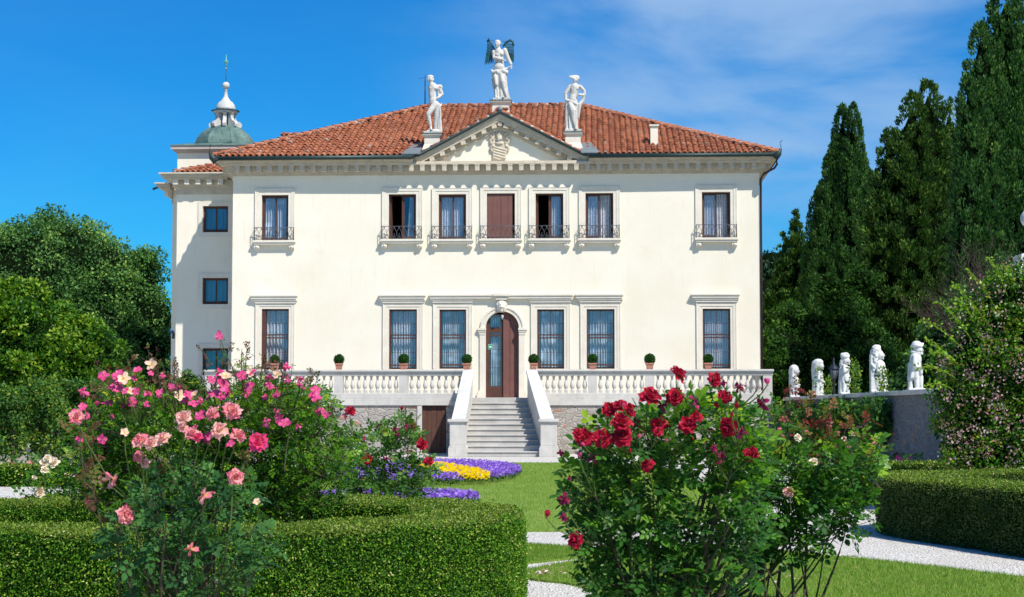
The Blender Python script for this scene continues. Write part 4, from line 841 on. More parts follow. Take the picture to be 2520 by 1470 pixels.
s.loft([(335, 620, 92, 64, 0), (325, 720, 104, 76, 0), (325, 850, 112, 80, 5), (322, 980, 104, 78, 5), (320, 1060, 102, 76, 5), (322, 1135, 104, 80, 5)], folds=8, amp=.18, ph=1.3)
s.c([(300, 680, -55), (345, 800, -82), (350, 930, -78), (395, 1115, -70)], [46, 52, 42, 26]); s.c([(240, 700, -20), (232, 900, -30), (238, 1120, -40)], [30, 30, 30]); s.c([(280, 900, -65), (290, 1120, -70)], [18, 16]); s.e((395, 1122, -85), 24, 38, 15); s.c([(225, 660, 0), (215, 760, 10)], [22, 26])
s.build('figure', MARBLE, st, .016)
# figure seen behind the central plinth
bs = empty('rear_statue', 'white statue fragment with outstretched arm behind the central roof plinth', 'statue', mat=MF @ Matrix.Translation((fl(1266, 262, HY + 1).x, HY + 1, RZ - .3)))
s = Sculpt(.0026, (590, 1400)); s.loft([(575, 1170, 30, 28, 0), (580, 1230, 40, 34, 0), (578, 1320, 44, 40, 0), (580, 1420, 50, 44, 0)], folds=5); s.c([(572, 1180, 0), (600, 1185, -10), (640, 1218, -20)], [24, 18, 12]); s.e((645, 1218, -20), 15); s.e((565, 1160, 0), 24); s.build('figure', MARBLE, bs, .03, 1)
# ---- carved coat of arms in the pediment (part of the house)
s = Sculpt(.00405, (965, 1320)); E = [s.P]
s.c([(905, 1160, -8), (903, 1290, -8), (965, 1312, -8), (1022, 1290, -8), (1025, 1170, -8)], [9, 9, 9, 9, 9]); s.box(905, 1023, 1165, 1300, -14, 14)
for q in range(4): s.c([(912, 1185 + q * 27, -15), (1018, 1215 + q * 27, -15)], [6, 6])
s.e((963, 1105, -16), 27, 24, 32); s.c([(940, 1080, -14), (965, 1062, -20), (990, 1080, -14)], [9, 12, 9]); s.c([(945, 1118, -34), (985, 1112, -34)], [5, 5]); s.e((960, 1150, -12), 42, 20, 20)
for sg in (-1, 1):
    x = lambda a: 965 + sg * a
    s.c([(x(30), 1062, -8), (x(20), 1040, -8), (x(45), 1028, -8)], [7, 8, 6]); s.c([(x(50), 1055, -8), (x(90), 1060, -8), (x(84), 1092, -8), (x(56), 1082, -8)], [12, 13, 12, 9]); s.c([(x(60), 1100, -8), (x(92), 1118, -8), (x(84), 1150, -8), (x(52), 1140, -8)], [11, 12, 11, 9]); s.c([(x(60), 1165, -8), (x(86), 1190, -8), (x(82), 1220, -8), (x(70), 1225, -8)], [13, 13, 11, 8]); s.e((x(66), 1178, -18), 11); s.e((x(84), 1075, -20), 10)
s.c([(940, 1045, -8), (965, 1056, -8), (990, 1045, -8)], [8, 10, 8])
ca = s.build('coat_of_arms', CORN, villa, .02, 1, 'carved stone coat of arms with helmet and plumes'); ca.location = (fl(1230, 390).x, -.02, fl(1230, 396.5).z)
# ---- mask on the keystone of the door
s = Sculpt(.0046, (1133, 258)); s.e((1133, 208, -20), 30, 28, 38); s.e((1133, 180, -12), 34, 28, 22)
for a in range(9): t = math.pi * (a / 8) ; s.e((1133 + 36 * math.cos(t), 195 - 26 * math.sin(t), -14), 11)
for sg in (-1, 1): s.c([(1133 + sg * 30, 200, -14), (1133 + sg * 34, 228, -10), (1133 + sg * 22, 250, -12)], [9, 9, 7]); s.e((1133 + sg * 13, 216, -44), 7)
s.c([(1133, 200, -46), (1133, 214, -52)], [5, 7]); s.c([(1120, 192, -44), (1146, 192, -44)], [5, 5]); s.c([(1123, 228, -42), (1143, 228, -42)], [5, 5]); s.e((1133, 244, -30), 14); s.box(1108, 1158, 170, 258, -12, 12)
kx_ = s.build('keystone_mask', TRIM, villa, .016, 1, 'carved bearded head on the keystone above the door'); kx_.location = (fx(1235), -.07, fl(1235, 769).z)
# ================================================================== dwarf statues on the garden wall
WX = 10.25; WZ = 2.07
DW = [(1954.5, 65.6), (2012.5, 60.6), (2080, 55.6), (2161, 50.7), (2253, 45.9)]
def wallx(d): return (2113 * .984375 - CX) / FPX * 55.6 if False else WX
def dwarf(i, label):
    u, d = DW[i]; X = (u - CX) / FPX * d; return empty('dwarf_statue', label, 'statue', (X, d, WZ + .02), group='white dwarf statues along the garden wall')
kk = 1 / 4.323 / 68.6   # crop pixel to metre at the first statue
t = dwarf(0, 'white dwarf statue with long wavy hair, nearest the terrace end'); s = Sculpt(1 / 4.323 / 68.6, (465, 722))
s.box(413, 515, 705, 722, -48, 48); s.c([(450, 470, 10), (445, 560, 10), (440, 690, 10)], [42, 40, 30]); s.e((468, 425, 0), 46, 46, 52); s.e((462, 412, 10), 48, 50, 44); s.face((472, 440, 0), 42, 1, -.35)
for a in range(6): s.c([(432 + a * 4, 400 + a * 3, 30 - a * 14), (422 + a * 3, 450, 34 - a * 14), (428 + a * 2, 500, 30 - a * 12)], [16, 15, 11])
s.e((470, 550, -5), 46, 46, 60); s.c([(470, 500, -35), (478, 560, -48), (506, 590, -30)], [18, 16, 12]); s.hand((506, 592, -28), (1, -.2), 7); s.e((478, 605, -5), 44, 44, 34); s.c([(455, 640, -18), (458, 705, -18)], [20, 15]); s.c([(490, 640, -10), (495, 705, -14)], [20, 15]); s.e((505, 710, -14), 18, 12, 9); s.build('figure', DWARFM, t, .0125, 1)
t = dwarf(1, 'white dwarf statue under a long head veil, arms folded in front'); s = Sculpt(1 / 4.323 / 74.3, (717, 742))
s.box(655, 780, 722, 742, -60, 60); s.c([(712, 395, 5), (700, 440, 15)], [54, 50]); s.e((722, 378, 0), 54, 50, 38); s.e((742, 415, -5), 36, 38, 48); s.face((740, 420, -5), 36, 1, -.4); s.c([(690, 390, 20), (682, 470, 20), (680, 560, 20)], [36, 34, 26])
s.loft([(715, 470, 48, 44, 0), (718, 560, 58, 54, 0), (716, 640, 60, 56, 0), (716, 735, 62, 60, 0)], folds=9, amp=.10); s.c([(720, 490, -40), (715, 560, -55), (770, 590, -35)], [20, 19, 14]); s.hand((770, 592, -30), (1, 0), 8); s.c([(700, 600, -50), (705, 730, -55)], [9, 10]); s.build('figure', DWARFM, t, .0125, 1)
t = dwarf(2, 'white dwarf statue in a curled turban beside the street lamp'); s = Sculpt(1 / 4.323 / 81.0, (1020, 727))
s.box(960, 1070, 708, 727, -55, 55); s.e((1018, 320, 0), 50, 46, 34); s.c([(985, 300, -10), (1030, 292, -20), (1056, 305, -10), (1040, 325, -10)], [22, 20, 12, 9]); s.e((1026, 365, 0), 44, 44, 44); s.face((1030, 365, 0), 40, 1, -.4); s.c([(985, 360, 0), (980, 405, 5)], [22, 26]); s.e((1015, 470, 0), 50, 48, 66); s.c([(1000, 420, -38), (1000, 480, -55), (1045, 455, -50), (1062, 430, -40)], [19, 18, 15, 12]); s.hand((1064, 424, -40), (.3, -1), 8)
s.c([(985, 450, 10), (978, 600, 10), (975, 705, 10)], [30, 34, 32]); s.loft([(1015, 510, 50, 46, 0), (1022, 560, 56, 50, 0), (1025, 600, 52, 48, 0)], folds=7, amp=.12); s.c([(1000, 600, -22), (998, 700, -22)], [24, 18]); s.c([(1040, 600, -15), (1042, 700, -18)], [24, 18]); s.e((1050, 712, -20), 22, 13, 10); s.build('figure', DWARFM, t, .0125, 1)
t = dwarf(3, 'large white dwarf statue with curly wig-like hair against a stone back slab'); s = Sculpt(1 / 4.323 / 88.8, (1365, 712))
s.box(1275, 1460, 690, 712, -62, 62); s.box(1276, 1322, 300, 700, -40, 40); s.c([(1320, 275, 0), (1300, 330, 0)], [44, 26]); s.e((1345, 250, 0), 52, 52, 58); s.e((1362, 222, 0), 34, 34, 28); s.e((1375, 305, -4), 48, 48, 56); s.face((1378, 305, -5), 48, 1, -.35)
for a in range(14): yy = 225 + a * 19; s.e((1308 + 14 * math.sin(a * 1.7) + (a < 8) * (a * 3), yy, -44 + 5 * math.cos(a * 2)), 17); s.e((1335 + 10 * math.sin(a * 2.1), min(yy, 420), -42), 15)
s.e((1380, 430, -5), 62, 56, 74); s.e((1395, 480, -10), 58, 54, 60); s.c([(1360, 400, -45), (1350, 480, -62), (1400, 520, -55)], [24, 22, 16]); s.hand((1408, 522, -52), (1, 0), 9); s.loft([(1370, 500, 72, 52, 0), (1378, 570, 80, 58, 0), (1385, 630, 76, 56, 0)], folds=8, amp=.10); s.c([(1350, 620, -25), (1345, 695, -25)], [30, 22]); s.c([(1415, 620, -20), (1420, 695, -22)], [30, 22]); s.e((1435, 700, -22), 24, 16, 12); s.build('figure', DWARFM, t, .0125, 1)
t = dwarf(4, 'white dwarf statue in a broad brimmed hat and knee-length coat'); s = Sculpt(1 / 4.323 / 98, (1765, 682))
s.box(1675, 1855, 660, 682, -62, 62); s.e((1778, 190, 0), 56, 54, 44); s.lathe_ = None; s.loft([(1785, 196, 66, 62, 0), (1786, 212, 62, 58, 0)], folds=4, amp=.05); s.c([(1725, 205, 0), (1845, 180, 0)], [14, 14]); s.e((1790, 240, 0), 50, 48, 48); s.face((1795, 245, -2), 46, 1, -.35); s.c([(1730, 265, 0), (1790, 282, -20), (1832, 285, -8)], [22, 22, 16])
s.e((1765, 350, 0), 66, 60, 80); s.c([(1745, 320, -45), (1740, 420, -64), (1800, 450, -58)], [28, 25, 19]); s.hand((1812, 452, -54), (1, 0), 10); s.c([(1810, 470, -50), (1812, 500, -50)], [20, 18])
s.loft([(1762, 380, 62, 56, 0), (1760, 460, 70, 60, 0), (1755, 550, 78, 62, 0)], folds=8, amp=.12, ph=.4); s.c([(1710, 400, 0), (1705, 560, 0), (1705, 665, 0)], [30, 30, 28]); s.c([(1762, 540, -28), (1768, 600, -30), (1768, 660, -28)], [32, 26, 22]); s.c([(1810, 540, -20), (1812, 600, -24), (1815, 660, -22)], [32, 27, 22]); s.e((1832, 668, -22), 28, 18, 14); s.build('figure', DWARFM, t, .0125, 1)
# ================================================================== ground, lawns, paths
def gravel_mat():
    m, nt, n, l, b = new_mat('pale_gravel'); tc = n.new('ShaderNodeTexCoord')
    v = n.new('ShaderNodeTexVoronoi'); v.inputs['Scale'].default_value = 46; l.new(tc.outputs['Object'], v.inputs['Vector']); sv = n.new('ShaderNodeSeparateXYZ'); l.new(v.outputs['Color'], sv.inputs[0])
    r = ramp(n, [(0, (.30, .28, .26)), (.18, (.56, .53, .49)), (.5, (.70, .67, .62)), (1, (.80, .77, .72))]); l.new(sv.outputs[0], r.inputs[0])
    k = noise(nt, .7, 6, .65); col = mixc(nt, rng_map(nt, k.outputs[0], .4, .7, 0, .6), r.outputs[0], (.60, .56, .50)); k2 = noise(nt, 5, 6, .7); col = mixc(nt, rng_map(nt, k2.outputs[0], .6, .75, 0, .35), col, (.25, .23, .20))
    l.new(col, b.inputs['Base Color']); b.inputs['Roughness'].default_value = .95; b.inputs['Specular IOR Level'].default_value = .1; bump(nt, v.outputs['Distance'], .9, .03); return m
GRAVEL = gravel_mat()
def lawn_mat():
    m, nt, n, l, b = new_mat('mown_lawn'); k = noise(nt, .9, 6, .6); r = ramp(n, [(.3, (.14, .24, .026)), (.5, (.20, .31, .04)), (.72, (.28, .35, .075))]); l.new(k.outputs[0], r.inputs[0])
    k2 = noise(nt, 30, 5, .7, sc3=(1, 1, 1)); col = mixc(nt, rng_map(nt, k2.outputs[0], .35, .7, 0, .75), r.outputs[0], (.09, .17, .02)); k3 = noise(nt, 3.5, 4, .6); col = mixc(nt, rng_map(nt, k3.outputs[0], .52, .75, 0, .65), col, (.27, .29, .10))
    l.new(col, b.inputs['Base Color']); b.inputs['Roughness'].default_value = .9; b.inputs['Specular IOR Level'].default_value = .15; bump(nt, k2.outputs[0], .8, .03); return m
LAWN = lawn_mat(); GRASS = leafmat('grass_blade', [(0, (0.078, 0.177, 0.020)), (.45, (0.156, 0.295, 0.033)), (.8, (0.234, 0.378, 0.050)), (1, (0.442, 0.401, 0.143))], .35, .6)
g = MB(); g.quad((-900, -80, 0), (900, -80, 0), (900, 1500, 0), (-900, 1500, 0)); tag(g.build('ground', GRAVEL), kind='structure')
g = MB(); g.quad((-900, 86, .012), (900, 86, .012), (900, 1490, .012), (-900, 1490, .012)); g.quad((-300, -60, .008), (-13, -60, .008), (-13, 20, .008), (-300, 20, .008)); tag(g.build('far_meadow', LAWN), kind='structure')
def poly_area_pts(P, n):
    P = np.array([(p[0], p[1]) for p in P]); lo, hi = P.min(0), P.max(0); out = []; c = 0
    while c < n:
        q = lo + RNG.random((n, 2)) * (hi - lo); ins = np.zeros(n, bool); j = len(P) - 1
        for i in range(len(P)):
            xi, yi, xj, yj = *P[i], *P[j]; cond = ((yi > q[:, 1]) != (yj > q[:, 1])) & (q[:, 0] < (xj - xi) * (q[:, 1] - yi) / (yj - yi + 1e-12) + xi); ins ^= cond; j = i
        out.append(q[ins]); c += ins.sum()
    return np.concatenate(out)[:n]
BL_T = np.array([(0, -.07, 0), (0, .07, 0), (1, 0, .12)]); BL_F = np.array([(0, 1, 2)])
def smoothpoly(P, k=2):
    P = [Vector((p[0], p[1])) for p in P]
    for _ in range(k):
        Q = []
        for i in range(len(P)): a, b = P[i], P[(i + 1) % len(P)]; Q += [a.lerp(b, .25), a.lerp(b, .75)]
        P = Q
    return P
def lawn(name, P, nbl, h, z=.02, label=None):
    P = smoothpoly(P); m = MB(); m.prismz([(p.x, p.y) for p in P], 0, z)
    a = sum(P[i].x * P[(i + 1) % len(P)].y - P[(i + 1) % len(P)].x * P[i].y for i in range(len(P)))
    if a < 0: m = MB(); m.prismz([(p.x, p.y) for p in P[::-1]], 0, z)
    tag(m.build(name, LAWN), kind='structure')
    q = poly_area_pts(P, nbl); s = Soup(); d = rdir(nbl) * np.array([.45, .45, 0]) + np.array([0, 0, 1.0]); s.stamp(BL_T, BL_F, np.c_[q, np.full(nbl, z - .004)], frames(d, rdir(nbl)), h * (.6 + .8 * RNG.random(nbl)), 0)
    # a ragged fringe along the edge
    L = [(P[i], P[(i + 1) % len(P)]) for i in range(len(P))]; ln = np.array([(b - a).length for a, b in L]); m_ = int(min(9000, ln.sum() * 160)); idx = RNG.choice(len(L), m_, p=ln / ln.sum()); t = RNG.random(m_)
    A = np.array([(L[i][0].x, L[i][0].y) for i in idx]); B = np.array([(L[i][1].x, L[i][1].y) for i in idx]); q = A + (B - A) * t[:, None] + RNG.normal(size=(m_, 2)) * .03
    d = rdir(m_) * np.array([.6, .6, 0]) + np.array([0, 0, .8]); s.stamp(BL_T, BL_F, np.c_[q, np.full(m_, .0)], frames(d, rdir(m_)), h * 1.2 * (.6 + .8 * RNG.random(m_)), 0)
    tag(s.build('grass', GRASS), label, None, None, 'stuff')
G = lambda u, v: (gr(u, v).x, gr(u, v).y)
lawn('central_lawn', [(-6.2, 52.5), G(1000, 1141), G(1470, 1140), (4.2, 52.0), (3.9, 33), (3.2, 25.5), G(1500, 1310), G(1400, 1309), G(1200, 1310), (-1.2, 22.4), (-4.5, 23.5), (-7.2, 27)], 90000, .042)
lawn('border_lawn', [G(1150, 1338), G(1300, 1343), G(1400, 1350), G(1520, 1360), G(1470, 1370), G(1300, 1389), G(1120, 1400)], 26000, .034)
lawn('near_lawn', [G(1270, 1410), G(1452, 1378), G(1600, 1355), G(1850, 1352), G(2090, 1375), G(2300, 1398), G(2520, 1425), (5.9, 14.6), (5.6, 11.5), (3.2, 10.2), (1.2, 11.4), G(1560, 1560), G(1500, 1480), G(1425, 1440), G(1300, 1430)], 110000, .034)
# ================================================================== hedges
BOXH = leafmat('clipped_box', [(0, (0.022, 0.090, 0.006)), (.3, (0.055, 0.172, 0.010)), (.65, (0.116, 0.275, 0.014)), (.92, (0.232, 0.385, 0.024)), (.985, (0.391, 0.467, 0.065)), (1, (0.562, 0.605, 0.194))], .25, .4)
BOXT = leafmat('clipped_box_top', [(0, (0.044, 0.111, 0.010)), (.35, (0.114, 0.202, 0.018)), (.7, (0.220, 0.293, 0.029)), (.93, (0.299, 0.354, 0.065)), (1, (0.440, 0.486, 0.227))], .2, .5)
BOXD = leafmat('shaded_box', [(0, (0.026, 0.060, 0.011)), (.4, (0.056, 0.114, 0.018)), (.75, (0.113, 0.166, 0.031)), (1, (0.284, 0.297, 0.099))], .15, .5)  # darker copy of the box leaf, shade of the hedge side put into its colour
HCORE = plain('hedge_core', (.010, .026, .004), 1, spec=0)  # near-black filling, shade between the leaves put into its colour
def hedge(name, path, w, h, label, dens, leaf, closed=False, mat=None, top=None, group='clipped box hedges'):
    mat = mat or BOXH; top = top or BOXT
    n = len(path); V = []; prof = [(-.5, 0), (-.5, .25), (-.5, .5), (-.5, .75), (-.49, .95), (-.44, 1.0), (-.2, 1.01), (0, 1.0), (.2, 1.01), (.44, 1.0), (.49, .95), (.5, .75), (.5, .5), (.5, .25), (.5, 0)]
    for i in range(n):
        a = Vector(path[(i - 1) % n] if (closed or i) else path[0]); b = Vector(path[(i + 1) % n] if (closed or i < n - 1) else path[-1]); t = (b - a).normalized(); nn = Vector((t.y, -t.x))
        for q, z in prof: wob = 1 + .02 * math.sin(i * 1.7 + z * 4) + .012 * math.sin(i * .6); V.append((path[i][0] + nn.x * q * w * wob, path[i][1] + nn.y * q * w * wob, z * h * (1 + .012 * math.sin(i * .9))))
    m = len(prof); F = []
    for i in range(n if closed else n - 1):
        for j in range(m - 1): F.append((i * m + j, ((i + 1) % n) * m + j, ((i + 1) % n) * m + j + 1, i * m + j + 1))
    V = np.array(V); F = np.array(F)
    if not closed:
        ends = []
        for i in (0, n - 1):
            for j in range(m // 2): ends.append((i * m + j, i * m + j + 1, i * m + m - 2 - j, i * m + m - 1 - j))
        F = np.concatenate([F, np.array(ends)])
    A, B, C, D = V[F[:, 0]], V[F[:, 1]], V[F[:, 2]], V[F[:, 3]]; N = np.cross(C - A, D - B); ar = np.linalg.norm(N, axis=1) / 2; N = nrm(N); cen = np.array([np.mean([p[0] for p in path]), np.mean([p[1] for p in path]), h * .5])
    # outward normals
    pc = np.repeat(np.array(path), m, 0); mid = (A + B + C + D) / 4
    pi = np.clip(F[:, 0] // m, 0, n - 1); ctr = np.array([(path[i][0], path[i][1], h * .5) for i in pi]); N[(N * (mid - ctr)).sum(1) < 0] *= -1
    k = int(dens * ar.sum()); idx = RNG.choice(len(F), k, p=ar / ar.sum()); u, v = RNG.random((2, k, 1)); P = (A[idx] * (1 - u) + B[idx] * u) * (1 - v) + (D[idx] * (1 - u) + C[idx] * u) * v; Nn = N[idx]
    P = P + Nn * (RNG.random((k, 1)) * .045 - .028 + (RNG.random((k, 1)) < .02) * RNG.random((k, 1)) * .05); d = nrm(rdir(k) + Nn * .55); s = Soup(); istop = Nn[:, 2] > .7
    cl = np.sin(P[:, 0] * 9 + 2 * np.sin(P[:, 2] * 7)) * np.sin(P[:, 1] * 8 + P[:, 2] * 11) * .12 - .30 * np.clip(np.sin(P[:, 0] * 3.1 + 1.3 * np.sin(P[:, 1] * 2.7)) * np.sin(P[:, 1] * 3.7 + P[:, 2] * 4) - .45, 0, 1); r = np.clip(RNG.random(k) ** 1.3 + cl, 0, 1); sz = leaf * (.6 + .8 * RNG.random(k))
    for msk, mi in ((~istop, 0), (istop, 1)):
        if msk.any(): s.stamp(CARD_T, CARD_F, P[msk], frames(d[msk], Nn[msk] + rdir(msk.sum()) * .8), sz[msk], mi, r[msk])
    t = empty(name, label, 'hedge', (0, 0, 0), group)
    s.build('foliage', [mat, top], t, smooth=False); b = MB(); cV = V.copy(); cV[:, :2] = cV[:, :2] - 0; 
    inn = (cV - np.repeat(np.array([(p[0], p[1], h * .45) for p in path]), m, 0)); cV = cV - nrm(inn) * .035; b.add([tuple(p) for p in cV], [tuple(f) for f in F]); b.build('shade_core', HCORE, t); return t
RCX, RCY, RRM, RW_ = -2.49, 13.76, 2.205, .75
ring = [(RCX + RRM * math.cos(a), RCY + RRM * math.sin(a)) for a in [2 * math.pi * i / 90 for i in range(90)]]
hedge('box_hedge', ring, RW_, .76, 'round clipped box hedge ringing the pink roses in front', 12000, .0155, True)
def catmull(P, k=6):
    P = [P[0]] + list(P) + [P[-1]]; out = []
    for i in range(1, len(P) - 2):
        p0, p1, p2, p3 = [Vector(q) for q in P[i - 1:i + 3]]
        for j in range(k): t = j / k; q = .5 * ((2 * p1) + (p2 - p0) * t + (2 * p0 - 5 * p1 + 4 * p2 - p3) * t * t + (3 * p1 - p0 - 3 * p2 + p3) * t ** 3); out.append(tuple(q))
    out.append(tuple(P[-2])); return out
hw_ = .42
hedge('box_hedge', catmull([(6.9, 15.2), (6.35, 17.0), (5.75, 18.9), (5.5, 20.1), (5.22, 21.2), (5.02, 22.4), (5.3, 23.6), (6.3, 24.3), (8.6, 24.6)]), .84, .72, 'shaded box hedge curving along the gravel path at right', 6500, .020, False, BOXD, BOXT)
hedge('box_hedge', catmull([(-17, 37.2), (-11, 37.5), (-7, 37.3), (-4.6, 37.9)]), .8, .42, 'low box hedge beyond the gravel path at far left', 900, .05, False)
hedge('box_hedge', catmull([(4.9, 28.6), (5.5, 29.8), (7.5, 31.0), (11, 31.4)]), .8, .66, 'low box hedge at the foot of the statue wall', 1200, .04, False, BOXD, BOXT)
# ================================================================== flower beds
def flowerbed(name, label, P, cols, n, hh, mat_leaf=None):
    t = empty(name, label, 'flower bed'); s = Soup(); q = poly_area_pts(P, n); z = hh * (.55 + .45 * RNG.random(n)) ; leafm = leafmat('bedding_leaf', [(0, (.02, .06, .01)), (1, (.07, .16, .03))], .3)
    s.stamp(CARD_T, CARD_F, np.c_[q, z * .8], frames(rdir(n), rdir(n) + [0, 0, 1]), .07 * (.6 + .8 * RNG.random(n)), 0); 
    fo = s.build('foliage', leafm, t); fo['kind'] = 'stuff'
    for nm, PP, m, n2 in cols:
        q = poly_area_pts(PP, n2); z = hh * (.65 + .6 * RNG.random(n2)); s = Soup(); k = 5
        T = [(0, 0, 0)]; F = []
        for i in range(k): a = 2 * math.pi * i / k; T += [(.55 * math.cos(a - .5), .55 * math.sin(a - .5), .08), (math.cos(a), math.sin(a), .02), (.55 * math.cos(a + .5), .55 * math.sin(a + .5), .08)]; F.append((0, 3 * i + 1, 3 * i + 2, 3 * i + 3))
        nn = rdir(n2) * .7 + np.array([0, -.5, .8]); s.stamp(T, F, np.c_[q, z], frames(np.cross(nn, rdir(n2)), nn), .030 * (.7 + .6 * RNG.random(n2)), 0); o = s.build(nm, m, t); o['kind'] = 'stuff'
PURPLE = leafmat('purple_viola', [(0, (.10, .035, .36)), (.5, (.21, .09, .58)), (.85, (.35, .19, .72)), (1, (.55, .42, .85))], .3, .6, 1, .1); YELL = leafmat('yellow_pansy', [(0, (.75, .45, .0)), (1, (.88, .66, .01))], .3, .6, 1, .1)
bed1 = smoothpoly([(-4.4, 47), (-2.9, 50.0), (-1.3, 50.0), (.05, 46.0), (.28, 42.0), (-.2, 38.4), (-1.3, 36.4), (-2.9, 36.8), (-4.3, 40.5)]); ye = smoothpoly([(-3.0, 46.5), (-2.0, 47.6), (-.95, 42.6), (-.35, 37.9), (-.75, 36.9), (-1.7, 39.4)])
def inpoly(q, P):
    ins = np.zeros(len(q), bool); j = len(P) - 1
    for i in range(len(P)):
        xi, yi, xj, yj = P[i][0], P[i][1], P[j][0], P[j][1]; ins ^= ((yi > q[:, 1]) != (yj > q[:, 1])) & (q[:, 0] < (xj - xi) * (q[:, 1] - yi) / (yj - yi + 1e-12) + xi); j = i
    return ins
_pap = poly_area_pts
def poly_minus(P, n):
    q = _pap(P, n * 2); return q[~inpoly(q, ye)][:n]
flowerbed('flowerbed', 'bed of purple violas with a yellow pansy band on the lawn', bed1, [('yellow_flowers', ye, YELL, 5200)], 9000, .22)
_q = poly_minus(bed1, 13000); _q = np.concatenate([_q[(np.sin(_q[:, 0] * 5 + _q[:, 1]) * np.sin(_q[:, 1] * 2.3 + _q[:, 0] * 3) < .55)], _pap(ye, 260)]); RNG.shuffle(_q); poly_area_pts = lambda P, n: _q[:n] if n == 11999 else _pap(P, n)
flowerbed('flowerbed', 'purple violas around the yellow pansies', bed1, [('purple_flowers', bed1, PURPLE, 11999)], 200, .22) if False else None
def add_flowers(parent_name_label, q, hh, m, nm, t):
    n2 = len(q); z = hh * (.65 + .6 * RNG.random(n2)); s = Soup(); T = [(0, 0, 0)]; F = []
    for i in range(5): a = 2 * math.pi * i / 5; T += [(.55 * math.cos(a - .5), .55 * math.sin(a - .5), .08), (math.cos(a), math.sin(a), .02), (.55 * math.cos(a + .5), .55 * math.sin(a + .5), .08)]; F.append((0, 3 * i + 1, 3 * i + 2, 3 * i + 3))
    nn = rdir(n2) * .7 + np.array([0, -.5, .8]); s.stamp(T, F, np.c_[q, z], frames(np.cross(nn, rdir(n2)), nn), .030 * (.7 + .6 * RNG.random(n2)), 0); o = s.build(nm, m, t); o['kind'] = 'stuff'
add_flowers('', _q, .22, PURPLE, 'purple_flowers', [o for o in bpy.data.objects if o.name.startswith('flowerbed')][0])
poly_area_pts = _pap
bed2 = smoothpoly([(-3.4, 29.5), (-2.0, 30.9), (-.9, 30.4), (-.38, 28.9), (-1.0, 27.7), (-2.6, 27.5)])
flowerbed('flowerbed', 'small bed of purple violas behind the round hedge', bed2, [('purple_flowers', bed2, PURPLE, 5200)], 3500, .20)
# ================================================================== trees
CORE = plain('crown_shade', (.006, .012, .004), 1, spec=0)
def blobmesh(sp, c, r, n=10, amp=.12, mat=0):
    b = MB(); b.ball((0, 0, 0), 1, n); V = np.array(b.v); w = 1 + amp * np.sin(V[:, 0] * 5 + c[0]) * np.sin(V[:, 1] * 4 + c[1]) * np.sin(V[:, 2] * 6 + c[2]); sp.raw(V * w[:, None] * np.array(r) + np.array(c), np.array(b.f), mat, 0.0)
def leafcloud(sp, c, r, n, leaf, up=.25, mat=0, droop=0., tpl=None, tilt=.7, shell=.35, rb=0., front=.0):
    d = rdir(int(n * (1 + front))); 
    if front: d = d[(d[:, 1] < .35) | (RNG.random(len(d)) < .45)]
    k = len(d); rr = 1 - shell * RNG.random((k, 1)) ** 1.5; P = np.array(c) + d * rr * np.array(r); nn = nrm(d / np.array(r)); x = nn * .5 + rdir(k) * tilt + np.array([0, 0, up - droop]); T_, F_ = tpl or (CARD_T, CARD_F)
    sp.stamp(T_, F_, P, frames(x, nn + rdir(k) * .6), leaf * (.6 + .8 * RNG.random(k)), mat, np.clip(RNG.random(k) + rb, 0, 1))
def trunk(parent, x, y, h, r, lean=0, mat=None, limbs=6, sp_r=2.0):
    s = Soup(); s.tube([(x, y, -.1), (x + lean * .2, y, h * .4), (x + lean, y, h)], [r, r * .75, r * .3], 8)
    for i in range(limbs): a = random.random() * 6.28; z = h * random.uniform(.35, .8); s.tube([(x + lean * .3, y, z), (x + math.cos(a) * sp_r * .5, y + math.sin(a) * sp_r * .5, z + sp_r * .3), (x + math.cos(a) * sp_r, y + math.sin(a) * sp_r, z + sp_r * .6)], [r * .45, r * .28, r * .08], 6)
    s.build('trunk', mat or BARK, parent)
def broad_tree(name, label, d, masses, leafm, leaf, clump, nper, group=None, cat='tree', ysc=.85, hmin=.3, extra=None, trunk_at=None, coresc=.80, front=.0):
    """crown of many leafy clumps spread over overlapping masses given as (u, v, radius in photo px)"""
    t = empty(name, label, cat, group=group); s = Soup(); sc = FPX / d; cb = Soup(); cz = []
    for (u, v, rp) in masses:
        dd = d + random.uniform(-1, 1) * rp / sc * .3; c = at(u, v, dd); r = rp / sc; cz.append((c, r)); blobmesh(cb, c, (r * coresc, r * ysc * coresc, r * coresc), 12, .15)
        n = int(max(6, 3.2 * (r / clump) ** 2))
        for i in range(n):
            q = nrm(RNG.normal(size=3)); 
            if front and q[1] > .4 and random.random() < .5: continue
            p = np.array(c) + q * np.array([r, r * ysc, r]) * random.uniform(.82, 1.0); cr = clump * random.uniform(.65, 1.25)
            if p[2] < hmin: continue
            leafcloud(s, p, (cr, cr, cr * .72), int(nper * (cr / clump) ** 2), leaf, .1, shell=.55, rb=random.uniform(-.25, .25))
        leafcloud(s, c, (r * .9, r * ysc * .9, r * .9), int(n * nper * .25), leaf, shell=.1, rb=-.3)
    if extra: extra(s)
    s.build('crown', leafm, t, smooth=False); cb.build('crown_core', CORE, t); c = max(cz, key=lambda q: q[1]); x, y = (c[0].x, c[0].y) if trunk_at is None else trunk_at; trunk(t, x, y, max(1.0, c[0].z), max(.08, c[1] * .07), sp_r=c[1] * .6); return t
L_OAK = leafmat('blue_green_oak_leaf', [(0, (0.030, 0.095, 0.027)), (.4, (0.074, 0.184, 0.045)), (.8, (0.138, 0.283, 0.062)), (1, (0.260, 0.405, 0.082))], .25, .5)
L_BAY = leafmat('yellow_green_leaf', [(0, (0.017, 0.068, 0.006)), (.4, (0.051, 0.149, 0.011)), (.75, (0.117, 0.246, 0.013)), (1, (0.249, 0.356, 0.027))], .3, .4)
